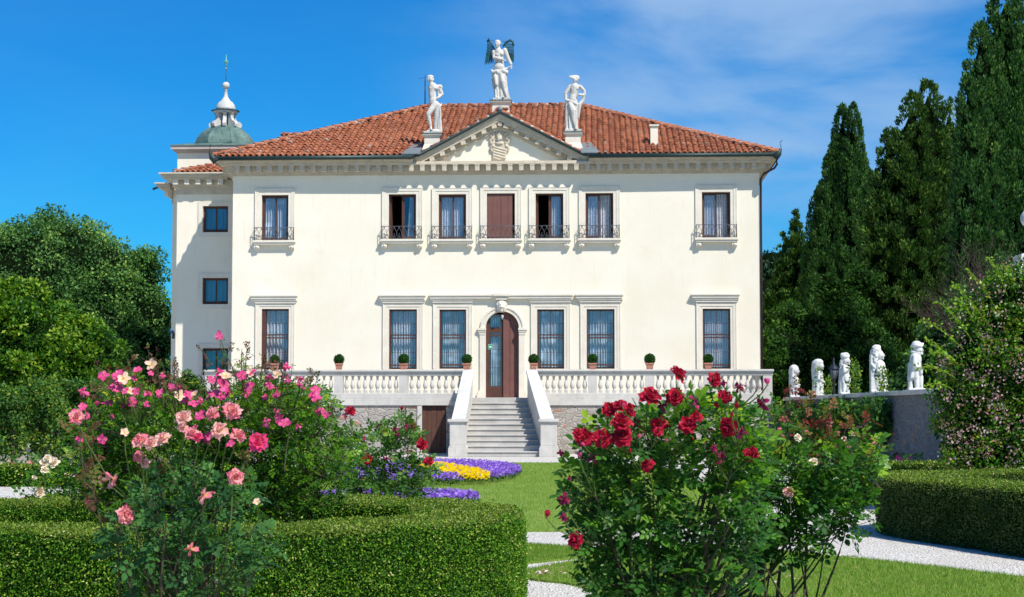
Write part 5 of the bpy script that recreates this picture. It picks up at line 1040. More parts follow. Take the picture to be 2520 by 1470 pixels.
L_VINE = leafmat('vine_leaf', [(0, (0.019, 0.065, 0.016)), (.5, (0.058, 0.156, 0.029)), (.9, (0.130, 0.260, 0.039)), (1, (0.286, 0.351, 0.039))], .35, .45)
L_CYP = leafmat('cypress_green', [(0, (0.014, 0.050, 0.013)), (.5, (0.037, 0.111, 0.024)), (.85, (0.070, 0.173, 0.032)), (1, (0.124, 0.231, 0.040))], .12, .6)
L_CON = leafmat('conifer_green', [(0, (0.017, 0.050, 0.011)), (.5, (0.050, 0.120, 0.021)), (.85, (0.097, 0.193, 0.032)), (1, (0.158, 0.250, 0.048))], .15, .6)
L_ROB = leafmat('feathery_leaf', [(0, (0.012, 0.042, 0.008)), (.5, (0.030, 0.094, 0.013)), (.85, (0.058, 0.152, 0.018)), (1, (0.105, 0.222, 0.028))], .35, .5)
broad_tree('broad_tree', 'large dark blue-green tree behind, left of the villa', 86, [(55, 700, 165), (150, 685, 160), (255, 700, 120), (330, 690, 75), (352, 655, 42), (372, 780, 62), (300, 800, 115), (200, 850, 150), (60, 850, 190), (-90, 720, 170), (385, 850, 48), (-150, 860, 200), (350, 870, 80), (340, 960, 90), (240, 960, 110), (385, 930, 60)], L_OAK, .135, .72, 380, trunk_at=(-20.5, 86), front=.5)
broad_tree('broad_tree', 'rounded yellow-green tree below the darker tree at left', 52, [(30, 880, 178), (115, 900, 160), (195, 925, 118), (250, 945, 72), (-80, 900, 190), (60, 1000, 150), (190, 1010, 100)], L_BAY, .12, .40, 280, front=.5)
broad_tree('small_tree', 'small feathery shrub against the left corner of the terrace', 60, [(468, 945, 26), (448, 965, 26), (490, 975, 22), (468, 1000, 38)], L_VINE, .085, .22, 130, hmin=.2, cat='shrub')
broad_tree('broad_tree', 'hazy blue-green tree just right of the villa', 98, [(1902, 660, 50), (1882, 730, 60), (1915, 760, 55), (1900, 850, 80)], leafmat('pale_blue_green_leaf', [(0, (.02, .06, .035)), (1, (.09, .17, .09))], .3, .5), .20, .7, 150, front=.5)
def spire(s, cb, utop, vtop, uc, vbase, hwp, d, leaf, clump, dens, p=.62, ragged=.12, lean=0.5, flame=1.9, twist=0.):
    """flame-shaped cypress column: upright clumps on a tapering surface"""
    sc = FPX / d; top = at(utop, vtop, d); base = at(uc, vbase, d); H = top.z - max(base.z, .3); z0 = max(base.z, .3); R_ = hwp / sc
    def rad(t): return R_ * min(1, ((1 - t) ** p) * 1.0) * (1 - .25 * max(0, .25 - t) / .25)
    n = int(dens * H * R_ * 2.2 / clump ** 2)
    for i in range(n):
        t = random.random() ** 1.12; a = random.random() * 6.2832
        if math.sin(a) > .45 and random.random() < .6: continue
        r = rad(t) * random.uniform(1 - ragged * 1.8, 1 + ragged * .4); cx_ = base.x + (top.x - base.x) * t; c = (cx_ + r * math.cos(a), d + r * math.sin(a) * .9, z0 + H * t); cr = clump * random.uniform(.6, 1.2) * (1 if t < .85 else .6)
        k = int(38 * dens * (cr / clump) ** 2) + 8; q = rdir(k); P = np.array(c) + q * np.array([cr * .5, cr * .5, cr * flame * .55]) * (1 - .4 * RNG.random((k, 1))); x = q * .5 + rdir(k) * .35 + np.array([math.cos(a) * lean * .35, math.sin(a) * lean * .35, 1.0]); s.stamp(NEED_T * np.array([1, 1.6, 1]), CARD_F, P, frames(x, q + rdir(k) * .5), leaf * (.6 + .8 * RNG.random(k)), 0, np.clip(RNG.random(k) + random.uniform(-.25, .25), 0, 1))
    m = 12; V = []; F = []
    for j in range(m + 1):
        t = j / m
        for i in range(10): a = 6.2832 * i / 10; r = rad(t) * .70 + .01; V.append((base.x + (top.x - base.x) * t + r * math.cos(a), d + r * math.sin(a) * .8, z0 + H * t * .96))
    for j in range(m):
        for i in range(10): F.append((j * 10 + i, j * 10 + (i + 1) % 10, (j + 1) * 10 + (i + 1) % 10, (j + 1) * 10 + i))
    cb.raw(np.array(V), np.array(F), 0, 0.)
def cypress(name, label, spires, d, leafm, leaf, clump, dens, group='dark evergreens right of the villa', **kw):
    t = empty(name, label, 'tree', group=group); s = Soup(); cb = Soup()
    for q in spires: spire(s, cb, *q, d + random.uniform(-.6, .6), leaf, clump, dens, **kw)
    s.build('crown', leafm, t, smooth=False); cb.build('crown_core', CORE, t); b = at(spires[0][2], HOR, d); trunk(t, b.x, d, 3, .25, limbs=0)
cypress('conifer_tree', 'small ragged conifer with two tips beside the villa wall', [(1958, 518, 1962, 1000, 66), (1928, 578, 1930, 1000, 52), (1985, 600, 1990, 1000, 60), (1900, 680, 1905, 1000, 50)], 92, L_CON, .15, .38, 1.8, ragged=.3, lean=1.6, flame=1.1, p=.72)
cypress('cypress_tree', 'slender twin-tipped cypress cluster, second from the villa', [(2073, 266, 2062, 1010, 72), (2100, 262, 2104, 1010, 64), (2048, 364, 2030, 1010, 68), (2010, 476, 2004, 1010, 52), (2124, 390, 2134, 1010, 58), (2030, 560, 1990, 1010, 50)], 86, L_CYP, .14, .33, 2.0, p=.50, ragged=.10)
cypress('conifer_tree', 'broad shaggy conifer with two tips between the tall cypresses', [(2245, 236, 2232, 1020, 125), (2283, 204, 2288, 1020, 120), (2190, 320, 2175, 1020, 85), (2335, 250, 2335, 1020, 85), (2155, 420, 2160, 1020, 60), (2225, 330, 2215, 1020, 110)], 76, L_CON, .15, .46, 2.0, ragged=.20, lean=1.8, flame=1.1, p=.50)
cypress('cypress_tree', 'tallest dark cypress running out of the top at right', [(2475, -35, 2470, 1020, 140), (2412, 70, 2420, 1020, 98), (2384, 190, 2392, 1020, 62), (2515, 30, 2525, 1020, 95), (2590, 150, 2600, 1020, 90)], 64, L_CYP, .13, .34, 2.0, p=.42, ragged=.14, lean=.8)
broad_tree('broad_tree', 'dark feathery green tree low behind the garden wall', 72, [(1935, 880, 75), (2000, 830, 60), (2065, 740, 50), (2090, 800, 60), (2120, 880, 80), (2040, 920, 85), (2190, 930, 75), (2280, 930, 70), (1910, 950, 60), (2120, 690, 30), (2040, 700, 28), (1960, 790, 40)], L_ROB, .13, .38, 170, front=.5)
broad_tree('broad_tree', 'dark tree mass behind the last dwarf statues', 58, [(2330, 880, 90), (2400, 800, 90), (2470, 720, 80), (2260, 960, 60), (2200, 985, 45), (2540, 760, 120), (2420, 930, 110)], L_CYP, .13, .42, 120, front=.5)
# bare brown shrub
def bare_shrub():
    t = empty('bare_tree', 'leafless brown twiggy tree before the tallest cypress', 'tree'); s = Soup(); base = at(2500, 900, 50); cnt = [0]
    def br(p, d, L, r, lv):
        q = p + d * L; m_ = p + d * L * .5 + Vector((random.uniform(-1, 1), random.uniform(-1, 1), random.uniform(-.2, 1))) * L * .06; s.tube([p, m_, q], [r, r * .8, r * .55], 4 if lv > 1 else 5)
        if lv < 6:
            for _ in range(3 if lv < 5 else 2): br(q if random.random() < .6 else m_, (d + Vector((random.gauss(0, .42), random.gauss(0, .35), random.gauss(.12, .35)))).normalized(), L * random.uniform(.68, .88), r * .62, lv + 1)
    for a in (-.3, 0, .25): br(Vector((base.x + a * .3, 50, base.z - 1.2)), Vector((a * .9 - .15, 0, 1)).normalized(), 1.35, .055, 0)
    s.build('branches', surf('grey_brown_twig', (.085, .060, .048), (.05, .036, .03), .95), t)
bare_shrub()
# ================================================================== garden wall, lamp, pier
wl_mat = stone_wall_mat('old_grey_wall', (.25, .25, .25), (.19, .19, .20), (.27, .27, .27), 3.2)
t = empty('garden_wall', 'old grey garden wall carrying the white dwarf statues', 'wall'); m = MB(); m.box(WX - .2, WX + .25, 29, 66.2, -.1, WZ - .10); m.build('masonry', wl_mat, t); m = MB(); m.box(WX - .30, WX + .35, 29, 66.2, WZ - .10, WZ + .02); m.build('coping', TERR, t, bevel=.02)
lm = empty('street_lamp', 'dark iron lantern on a post between the dwarf statues', 'street lamp', (at(2053, 1000, 58).x, 58, 0)); sc = 4429.7 / 58; zt_ = at(2053, 878, 58).z
m = MB(); m.lathe([(.14, 0), (.14, .2), (.07, .35), (.05, 1.2), (.055, 1.25), (.04, 1.3), (.038, zt_ - .78), (.07, zt_ - .74), (.03, zt_ - .70)], (0, 0, 0), 10); m.build('post', ZINC, lm)
m = MB(); m.lathe([(.09, zt_ - .70), (.15, zt_ - .40)], (0, 0, 0), 6); m.build('glass_cage', plain('lamp_glass', (.10, .12, .14), .25), lm); m = MB(); m.lathe([(.18, zt_ - .40), (.17, zt_ - .38), (.09, zt_ - .28), (.03, zt_ - .24), (.03, zt_ - .14), (.01, zt_ - .02)], (0, 0, 0), 6); 
for i in range(6): a = i * math.pi / 3; m.tube([(.09 * math.cos(a), .09 * math.sin(a), zt_ - .70), (.155 * math.cos(a), .155 * math.sin(a), zt_ - .40)], .01, 4)
m.build('lamp_hood', ZINC, lm)
pr = at(2536, 538, 37); p = empty('gate_pier', 'stone pier topped by a white ball at the right edge', 'pier', (pr.x, 37, 0)); m = MB(); zb = at(2530, 538, 37).z
m.box(-.40, .40, -.40, .40, 0, zb - 1.35); m.box(-.48, .48, -.48, .48, zb - 1.35, zb - 1.08); m.lathe([(.33, zb - 1.08), (.28, zb - .76), (.06, zb - .70), (.045, zb - .30), (.07, zb - .22), (.05, zb - .17)], (0, 0, 0), 4, 0, False, math.pi / 4, True); m.build('pier_shaft', TERR, p, bevel=.01); m = MB(); m.ball((0, 0, zb), .205, 20); m.build('ball', DWARFM, p)
# ivy on the wall
def ivy(label, d0, d1, zlo, zhi, n, leafm=L_VINE, spill=.35, rb=0.):
    t = empty('climbing_plant', label, 'climbing plant', group='climbers on the garden wall'); s = Soup()
    for i in range(n):
        y = random.uniform(d0, d1); z = zlo + (zhi - zlo) * random.random() ** .7; cr = random.uniform(.22, .42); z = max(.25, z)
        leafcloud(s, (WX - .32 - random.random() * spill, y, z), (cr * .7, cr * 1.3, cr * .75), 120, .11, -.2, droop=.4, shell=.6, rb=random.uniform(-.3, .2) + rb)
    s.build('foliage', leafm, t, smooth=False); q = Soup()
    for i in range(5): y = random.uniform(d0, d1); q.tube([(WX - .3, y, -.02), (WX - .27, y + random.uniform(-.3, .3), zhi * .5), (WX - .25, y + random.uniform(-.6, .6), zhi)], [.03, .025, .01], 5)
    q.build('stems', BARK, t)
ivy('bright green climber between the terrace and the second dwarf statue', 58.5, 65.8, .1, 1.75, 85)
ivy('green climber reaching up beside the third dwarf statue', 53.0, 57.0, .8, 1.85, 45)
ivy('dark climber hanging under the fourth dwarf statue', 47.5, 51.5, .7, 1.75, 60, rb=-.15)
ivy('sparse dark climber at the near end of the statue wall', 36.0, 40.5, .1, 2.1, 60, rb=-.25)
# sprigs that stand up before the statues
t = empty('climbing_plant', 'light sprays of leaves rising before the third dwarf statue', 'climbing plant', group='climbers on the garden wall'); s = Soup()
for (u, v0, v1, d) in ((2098, 975, 890, 54.5), (2104, 975, 905, 54.3), (2035, 975, 935, 59), (2170, 965, 912, 50), (2012, 965, 910, 60.5)):
    a = at(u, v0, d); b = at(u + 6, v1, d); pts = [a.lerp(b, k / 6) + Vector((.06 * math.sin(k * 2), 0, 0)) for k in range(7)]; s.tube(pts, [.012] * 7, 4)
    for q in pts: leafcloud(s, (q.x, q.y, q.z), (.16, .1, .12), 26, .09, shell=.8, rb=.2)
s.build('foliage', L_VINE, t, smooth=False)
# ================================================================== flowering shrub at right
L_AB = leafmat('abelia_leaf', [(0, (0.014, 0.061, 0.007)), (.35, (0.046, 0.151, 0.012)), (.7, (0.127, 0.282, 0.018)), (.92, (0.229, 0.422, 0.026)), (1, (0.298, 0.229, 0.053))], .3, .35)
AB = [(2470, 800, 125), (2412, 880, 92), (2520, 730, 85), (2560, 860, 170), (2450, 950, 140), (2405, 1020, 95), (2500, 1060, 130), (2560, 1000, 150), (2385, 1110, 65), (2450, 1140, 90), (2370, 945, 55)]
ab = broad_tree('flowering_shrub', 'big arching shrub full of small pink-white flowers at the right edge', 27.5, AB, L_AB, .056, .21, 150, cat='shrub', hmin=.15, coresc=.66, front=.6)
def petal_disc(n=5):
    T = [(0, 0, 0)]; F = []
    for i in range(n): a = 2 * math.pi * i / n; T += [(.5 * math.cos(a - .45), .5 * math.sin(a - .45), .12), (math.cos(a), math.sin(a), .05), (.5 * math.cos(a + .45), .5 * math.sin(a + .45), .12)]; F.append((0, 3 * i + 1, 3 * i + 2, 3 * i + 3))
    return np.array(T), np.array(F)
PD = petal_disc(); s = Soup(); AF = leafmat('abelia_flower', [(0, (.55, .22, .24)), (.5, (.72, .46, .47)), (1, (.84, .72, .72))], .3, .6, 1)
for (u, v, rp) in AB:
    c = at(u, v, 27.5); r = rp / (FPX / 27.5)
    for i in range(int(rp * .6)):
        q = nrm(RNG.normal(size=3)); q[1] = -abs(q[1]); p = np.array(c) + q * r * 1.04; k = random.randint(4, 11); P = p + RNG.normal(size=(k, 3)) * .05; nn = rdir(k) + q; s.stamp(*PD, P, frames(rdir(k), nn), .018 * (.7 + .7 * RNG.random(k)), 0)
o = s.build('flowers', AF, ab, smooth=False); o['kind'] = 'stuff'
s = Soup()
for (u0, v0, u1, v1) in ((2400, 850, 2310, 745), (2430, 800, 2345, 700), (2450, 760, 2385, 668), (2480, 730, 2435, 640), (2500, 720, 2470, 655), (2360, 900, 2290, 868), (2370, 860, 2270, 790), (2350, 930, 2260, 905), (2345, 960, 2280, 950), (2410, 820, 2360, 740), (2350, 900, 2280, 835)):
    a = at(u0, v0, 27); b = at(u1, v1, 26.8); c_ = a.lerp(b, .55) + Vector((0, 0, .12)); pts = [a * (1 - t) ** 2 + c_ * 2 * t * (1 - t) + b * t * t for t in [i / 9 for i in range(10)]]; s.tube(pts, [.007] * 10, 4, 0, .95)
    for q in pts[2:]: k = 5; s.stamp(CARD_T, CARD_F, np.array([q] * k) + RNG.normal(size=(k, 3)) * .02, frames(rdir(k), rdir(k)), .05 + .02 * RNG.random(k), 0, .75 + .25 * RNG.random(k))
s.build('shoots', L_AB, ab, 'reddish arching shoots', smooth=False)
# ================================================================== far left: low wall, climbers on poles
t = empty('garden_wall', 'low pale stone wall behind the far left hedge', 'wall'); m = MB(); m.box(-17, -9.6, 49.6, 49.9, -.02, .56); m.build('masonry', surf('pale_plaster_wall', (.40, .37, .33), (.30, .28, .25), .95, 2, 20, .4, .01, dirt=((.16, .15, .12), .6, 3)), t); m = MB(); m.box(-17, -9.6, 49.5, 50.0, .56, .66); m.build('coping', TERR, t, bevel=.02)
def pole_climber(label, u0, u1, vtop, d, rb, n, thick=.6, gap=None):
    t = empty('climbing_plant', label, 'climbing plant', group='climbing roses trained on poles at left'); s = Soup(); sc = FPX / d; a, b = at(u0, vtop, d), at(u1, vtop, d)
    for i in range(n):
        x = random.uniform(a.x, b.x); z = .45 + (a.z - .45) * random.random() ** .75
        if gap and gap[0] < (x - a.x) / (b.x - a.x) < gap[1] and z < a.z * .72: continue
        cr = random.uniform(.16, .34); leafcloud(s, (x, d + random.uniform(-thick, thick), z), (cr, cr, cr * .8), 100, .085, -.1, droop=.3, shell=.7, rb=random.uniform(-.25, .2) + rb)
    s.build('foliage', L_VINE, t, smooth=False); q = Soup()
    for x in (a.x + .1, (a.x + b.x) / 2, b.x - .1):
        for k in range(3): q.tube([(x + random.uniform(-.05, .05), d, -.02), (x + random.uniform(-.1, .1), d, a.z * .5), (x + random.uniform(-.15, .15), d, a.z * .9)], [.035, .028, .02], 5)
    q.build('stems', BARK, t)
pole_climber('climbing rose on poles at the left edge', -60, 45, 965, 44, .0, 120)
pole_climber('leafy climber with a bright yellow-green crown on poles', 78, 150, 940, 45, .12, 110, gap=(.35, .8))
pole_climber('dark leafy climber on poles behind the pink roses', 150, 290, 950, 46, -.05, 190)
# ================================================================== roses
def rose_mesh(name, mat, rings, seed, point=.5, ruf=.06, cup=.25, bud=False, grid=5):
    rs = np.random.default_rng(seed); V = []; F = []; SV = []; RN = []
    for ri, (n, L, th, curl, Wd) in enumerate(rings):
        a0 = rs.random() * 6.28
        for k in range(n):
            a = a0 + 6.2832 * k / n + rs.normal() * .12; l = L * (1 + rs.normal() * .08); t0 = R(th + rs.normal() * 7); cu = R(curl + rs.normal() * 12); w0 = Wd * (1 + rs.normal() * .08); roll = rs.normal() * .18; base = len(V); rn = rs.random()
            x = .06; z = 0.0; row = []
            for i in range(grid):
                s_ = i / (grid - 1); ang = t0 + cu * s_ * s_
                if i: x += math.cos(ang) * l / (grid - 1); z += math.sin(ang) * l / (grid - 1)
                w = w0 * l * (.25 + .95 * s_ ** .75) * (1 - (.52 + .4 * point) * max(0, s_ - .55) ** 1.3 / (.45 ** 1.3))
                for j in range(grid):
                    t = (j / (grid - 1) - .5) * 2; yy = t * w; zz = z + cup * t * t * w * math.cos(ang) + roll * yy + rs.normal() * ruf * l * s_; xx = x - cup * t * t * w * math.sin(ang) - .10 * t * t * l * s_ + rs.normal() * ruf * .5 * l * s_ - (point * .22 * l * abs(t) if i == grid - 1 else 0)
                    V.append((xx * math.cos(a) - yy * math.sin(a), xx * math.sin(a) + yy * math.cos(a), zz)); SV.append(s_)
            for i in range(grid - 1):
                for j in range(grid - 1): F.append((base + i * grid + j, base + (i + 1) * grid + j, base + (i + 1) * grid + j + 1, base + i * grid + j + 1)); RN.append(rn)
    s = Soup(); s.raw(np.array(V), np.array(F), 0, np.array(RN), np.array(SV)); b = MB(); b.lathe([(.01, -.22), (.09, -.18), (.13, -.08), (.10, .0)], (0, 0, 0), 7)
    q = [f for f in b.f if len(f) == 4]; s.raw(np.array(b.v), np.array(q), 1, .5)
    sep = np.array([(0, -.05, 0), (.16, -.04, .0), (.42, 0, -.05), (.16, .04, .0)])
    ar = np.arange(5) * 1.2566; d = np.c_[np.cos(ar), np.sin(ar), np.full(5, -.35)]; s.stamp(sep, [(0, 1, 2, 3)], np.tile([0, 0, -.04], (5, 1)), frames(d, np.tile([0, 0, 1.], (5, 1))), np.ones(5), 1)
    return s.mesh(name, [mat, L_RSTEM])
L_RSTEM = leafmat('rose_stem', [(0, (.05, .09, .02)), (.5, (.09, .15, .03)), (1, (.13, .10, .035))], .1, .5)
CANE = surf('rose_cane', (.085, .070, .038), (.05, .040, .025), .85, 9, 40, .5, .004)
P_RED = petalmat('crimson_petal', [(0, (.50, .04, .03)), (.12, (.38, .003, .014)), (.6, (.50, .003, .022)), (1, (.38, .002, .028))], (.50, .004, .055), .28)
P_DARK = petalmat('dark_crimson_petal', [(0, (.15, .004, .015)), (1, (.16, .002, .035))], (.30, .005, .09), .2)
P_PINK = petalmat('salmon_pink_petal', [(0, (.85, .50, .10)), (.25, (.85, .36, .22)), (.6, (.84, .23, .29)), (1, (.80, .13, .28))], (.86, .46, .42), .35)
P_PALE = petalmat('pale_peach_petal', [(0, (.88, .62, .16)), (.3, (.88, .56, .36)), (.7, (.86, .42, .40)), (1, (.83, .30, .36))], (.88, .62, .50), .35)
P_HOT = petalmat('hot_pink_petal', [(0, (.85, .35, .05)), (.25, (.85, .16, .15)), (1, (.80, .025, .20))], (.82, .06, .28), .3)
P_CREAM = petalmat('cream_petal', [(0, (.84, .60, .28)), (.5, (.86, .72, .50)), (1, (.88, .80, .66))], (.88, .76, .60), .3)
P_MUT = petalmat('magenta_pink_petal', [(0, (.82, .45, .25)), (.2, (.76, .08, .24)), (1, (.68, .035, .22))], (.80, .16, .38), .3)
P_MUTC = petalmat('buff_petal', [(0, (.85, .60, .10)), (.3, (.86, .62, .38)), (1, (.85, .55, .46))], None, .3)
FULL = [(7, 1.0, 4, -22, .52), (7, .90, 24, -12, .52), (6, .74, 44, 0, .52), (5, .58, 62, 12, .55), (4, .42, 78, 25, .6)]
OPEN = [(5, 1.0, 2, -20, .50), (5, .92, 22, -12, .50), (5, .72, 42, 5, .48), (4, .5, 62, 18, .5), (3, .34, 75, 25, .5)]
FIVE = [(5, 1.0, 14, -10, .50), (4, .28, 60, 0, .35)]
LOOSE = [(4, 1.0, -18, -30, .42), (3, .85, 30, -10, .42), (2, .5, 60, 0, .45)]
BUD = [(4, .85, 68, 20, .50), (4, .75, 78, 15, .5)]
ROSES = {'red': [rose_mesh('rose', P_RED, FULL, i) for i in range(4)] + [rose_mesh('rose', P_RED, OPEN, 9)], 'dark': [rose_mesh('rose', P_DARK, LOOSE, 20 + i, ruf=.12) for i in range(3)], 'crim': [rose_mesh('rose', P_MUT, BUD, 31), rose_mesh('rose', P_RED, BUD, 32)],
         'pink': [rose_mesh('rose', P_PINK, OPEN, 40 + i, point=.8) for i in range(3)], 'pale': [rose_mesh('rose', P_PALE, OPEN, 50 + i, point=.8) for i in range(2)], 'hot': [rose_mesh('rose', P_HOT, FULL, 60 + i, point=.6) for i in range(2)], 'loose': [rose_mesh('rose', P_PINK, LOOSE, 70 + i, point=.6) for i in range(2)],
         'cream': [rose_mesh('rose', P_CREAM, FULL, 80 + i, point=.2) for i in range(2)], 'mut': [rose_mesh('rose', P_MUT, FIVE, 90 + i, point=.15, grid=4) for i in range(3)], 'mutc': [rose_mesh('rose', P_MUTC, FIVE, 95, point=.1, grid=4)], 'mutl': [rose_mesh('rose', P_MUT, LOOSE, 97, grid=4)]}
# compound leaf of five leaflets on a stalk
def compound(fold=1.0):
    T = []; F = []
    def leaf(o, ang, L, W_=1.0):
        k = len(T); c, s_ = math.cos(ang), math.sin(ang)
        for x, y, z in LEAF_T: x, y, z = x * L, y * L * W_, z * L * fold; T.append((o[0] + x * c - y * s_, o[1] + x * s_ + y * c, o[2] + z))
        for f in LEAF_F: F.append(tuple(i + k for i in f))
    leaf((1.42, 0, -.14), .05, .84, 1.18); leaf((1.12, .07, -.09), 1.0, .70, 1.12); leaf((1.10, -.07, -.09), -1.05, .70, 1.12); leaf((.52, .06, -.02), 1.2, .55, 1.1); leaf((.55, -.06, -.02), -1.15, .55, 1.1)
    k = len(T); T.extend([(0, -.018, 0), (0, .018, 0), (1.45, .012, -.14), (1.45, -.012, -.14)]); F.extend([(k, k + 1, k + 2), (k, k + 2, k + 3)]); return np.array(T), np.array(F)
COMP = compound()
L_RED = leafmat('dark_rose_leaf', [(0, (0.019, 0.071, 0.015)), (.45, (0.046, 0.146, 0.022)), (.75, (0.097, 0.249, 0.023)), (.93, (0.232, 0.409, 0.027)), (1, (0.425, 0.532, 0.032))], .38, .36)
L_BLUE = leafmat('blue_green_rose_leaf', [(0, (0.022, 0.078, 0.022)), (.5, (0.047, 0.141, 0.038)), (.88, (0.086, 0.220, 0.043)), (1, (0.156, 0.283, 0.039))], .32, .38)
L_MUTL = leafmat('small_glossy_rose_leaf', [(0, (0.025, 0.085, 0.009)), (.5, (0.070, 0.194, 0.013)), (.85, (0.175, 0.335, 0.017)), (.97, (0.425, 0.507, 0.022)), (1, (0.899, 0.669, 0.022))], .38, .30)
L_BRONZE = leafmat('bronze_young_leaf', [(0, (.12, .040, .028)), (.45, (.17, .075, .045)), (.75, (.13, .12, .035)), (1, (.13, .20, .04))], .35, .4)
L_CRIM = leafmat('crimson_young_leaf', [(0, (.20, .022, .025)), (.45, (.24, .045, .035)), (.75, (.20, .13, .035)), (1, (.15, .20, .035))], .35, .4)
def vol_pts(masses, n, d, depth, shellp=.6):
    w = np.array([m[2] * m[3] for m in masses], float); idx = RNG.choice(len(masses), n, p=w / w.sum()); q = rdir(n) * (RNG.random((n, 1)) ** (1 / 3 * shellp)); out = []; sc = FPX / d
    for i, v in zip(idx, q): m = masses[i]; p = at(m[0] + v[0] * m[2], m[1] + v[2] * m[3], d); out.append((p.x, d + v[1] * depth, max(.03, p.z)))
    return np.array(out)
def rose_bush(name, label, d, masses, depth, leafm, leaf, ncomp, base, ncane, flowers, group=None, cat='rose bush', stems_r=.007, shoots=(), mats2=None, seedp=.6, rb=0.0, top_light=0., flname='rose'):
    """canes from the foot, twigs to leaf sprays, a flower object for every bloom"""
    t = empty(name, label, cat, (0, 0, 0), group); S1 = Soup(); C = Soup(); P = vol_pts(masses, ncomp, d, depth, seedp)
    bz = np.array([(b[0], b[1], -.03) for b in base]); hub = P[RNG.choice(len(P), ncane)]
    cps = []
    for k in range(ncane):
        b = bz[k % len(bz)] + RNG.normal(size=3) * [.05, .05, 0]; e = hub[k]; m_ = (b + e) / 2 + np.array([(e[0] - b[0]) * .15, (e[1] - b[1]) * .15, (e[2] - b[2]) * .10]) + RNG.normal(size=3) * .03; pts = [b * (1 - s_) ** 2 + m_ * 2 * s_ * (1 - s_) + e * s_ * s_ for s_ in [i / 7 for i in range(8)]]
        r0 = stems_r * random.uniform(.8, 1.9); C.tube(pts, [r0 * (1 - .75 * i / 7) for i in range(8)], 6); cps.append(np.array(pts))
    CP = np.concatenate(cps)
    # twigs: each spray hangs on the nearest cane point below it
    for i in range(0, len(P), 7):
        dd = ((CP - P[i]) ** 2).sum(1) + np.where(CP[:, 2] > P[i][2] - .02, 1, 0); q = CP[dd.argmin()]; C.tube([q, (q + P[i]) / 2 + [0, 0, .01], P[i]], [.0032, .0026, .0018], 4)
    cen = P.mean(0); out = P - cen; out[:, 2] *= .4; x = nrm(out) * .55 + rdir(ncomp) * .75 + np.array([0, -.10, .05]); nn = rdir(ncomp) * .55 + np.array([.12, -.22, .85])
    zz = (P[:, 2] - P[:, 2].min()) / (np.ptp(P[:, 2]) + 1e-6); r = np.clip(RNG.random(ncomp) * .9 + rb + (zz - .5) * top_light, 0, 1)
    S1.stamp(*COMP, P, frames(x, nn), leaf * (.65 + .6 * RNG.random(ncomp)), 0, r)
    for (u0, v0, u1, v1, n_, mi, ls) in shoots:
        a = at(u0, v0, d + random.uniform(-.2, .2)); b = at(u1, v1, a.y); c_ = a.lerp(b, .5) + Vector((random.uniform(-.03, .03), 0, 0)); pts = [a * (1 - s_) ** 2 + c_ * 2 * s_ * (1 - s_) + b * s_ * s_ for s_ in [i / 9 for i in range(10)]]; C.tube(pts, [stems_r * .6 * (1 - .6 * i / 9) for i in range(10)], 5)
        s_ = RNG.random(n_) ** .8; Q = np.array([pts[min(9, int(q * 10))] for q in s_]) + RNG.normal(size=(n_, 3)) * .012; x = rdir(n_) + np.array([0, 0, .35]); S1.stamp(*COMP, Q, frames(x, rdir(n_) * .6 + [0, -.3, .6]), ls * .72 * (.6 + .6 * RNG.random(n_)), mi)
    CQ = np.concatenate([CP, P[::7]])
    for fl_ in flowers:
        u, v, rpx, kind = fl_[:4]; y = d + (fl_[4] if len(fl_) > 4 else -depth * random.uniform(.80, 1.2)); c = at(u, v, y); rr = rpx / (FPX / y) * {'red': 1.16, 'pink': 1.08, 'hot': 1.08, 'pale': 1.08, 'cream': 1.15}.get(kind, 1.05)
        axis = Vector((random.gauss(0, .38), random.gauss(-.78, .25), random.gauss(.50, .28))).normalized() if kind not in ('dark', 'loose', 'mutl') else Vector((random.gauss(0, .6), random.gauss(-.3, .4), random.gauss(.5, .3))).normalized()
        if kind == 'crim' : axis = Vector((random.gauss(0, .25), -.15, 1)).normalized()
        me = random.choice(ROSES[kind]); o = link(flname, me, t, Matrix.Translation(c) @ axis.to_track_quat('Z', 'Y').to_matrix().to_4x4() @ Matrix.Rotation(random.random() * 6, 4, 'Z') @ Matrix.Scale(rr * (1.0 if kind != 'crim' else 1.25), 4))
        dd = ((CQ - np.array(c)) ** 2 * [2, 1.5, 1]).sum(1) + np.where(CQ[:, 2] > c.z - rr * 1.6, 4, 0); q = Vector(CQ[dd.argmin()]); e = c - axis * rr * .2
        m_ = q.lerp(e, .6) + Vector((0, 0, -(e - q).length * .12)); C.tube([q, q.lerp(m_, .6) + Vector((random.gauss(0, .01), 0, 0)), m_.lerp(e, .5) - axis * rr * .3, e], [.0045, .004, .0034, .003], 5, 1)
    S1.build('foliage', [leafm] + list(mats2 or []), t, smooth=True); C.build('stems', [CANE, L_RSTEM], t); return t
crop = lambda pts, u0, v0, k, kd: [(u0 + k * p[0], v0 + k * p[1], p[2] * k * kd, p[3]) for p in pts]
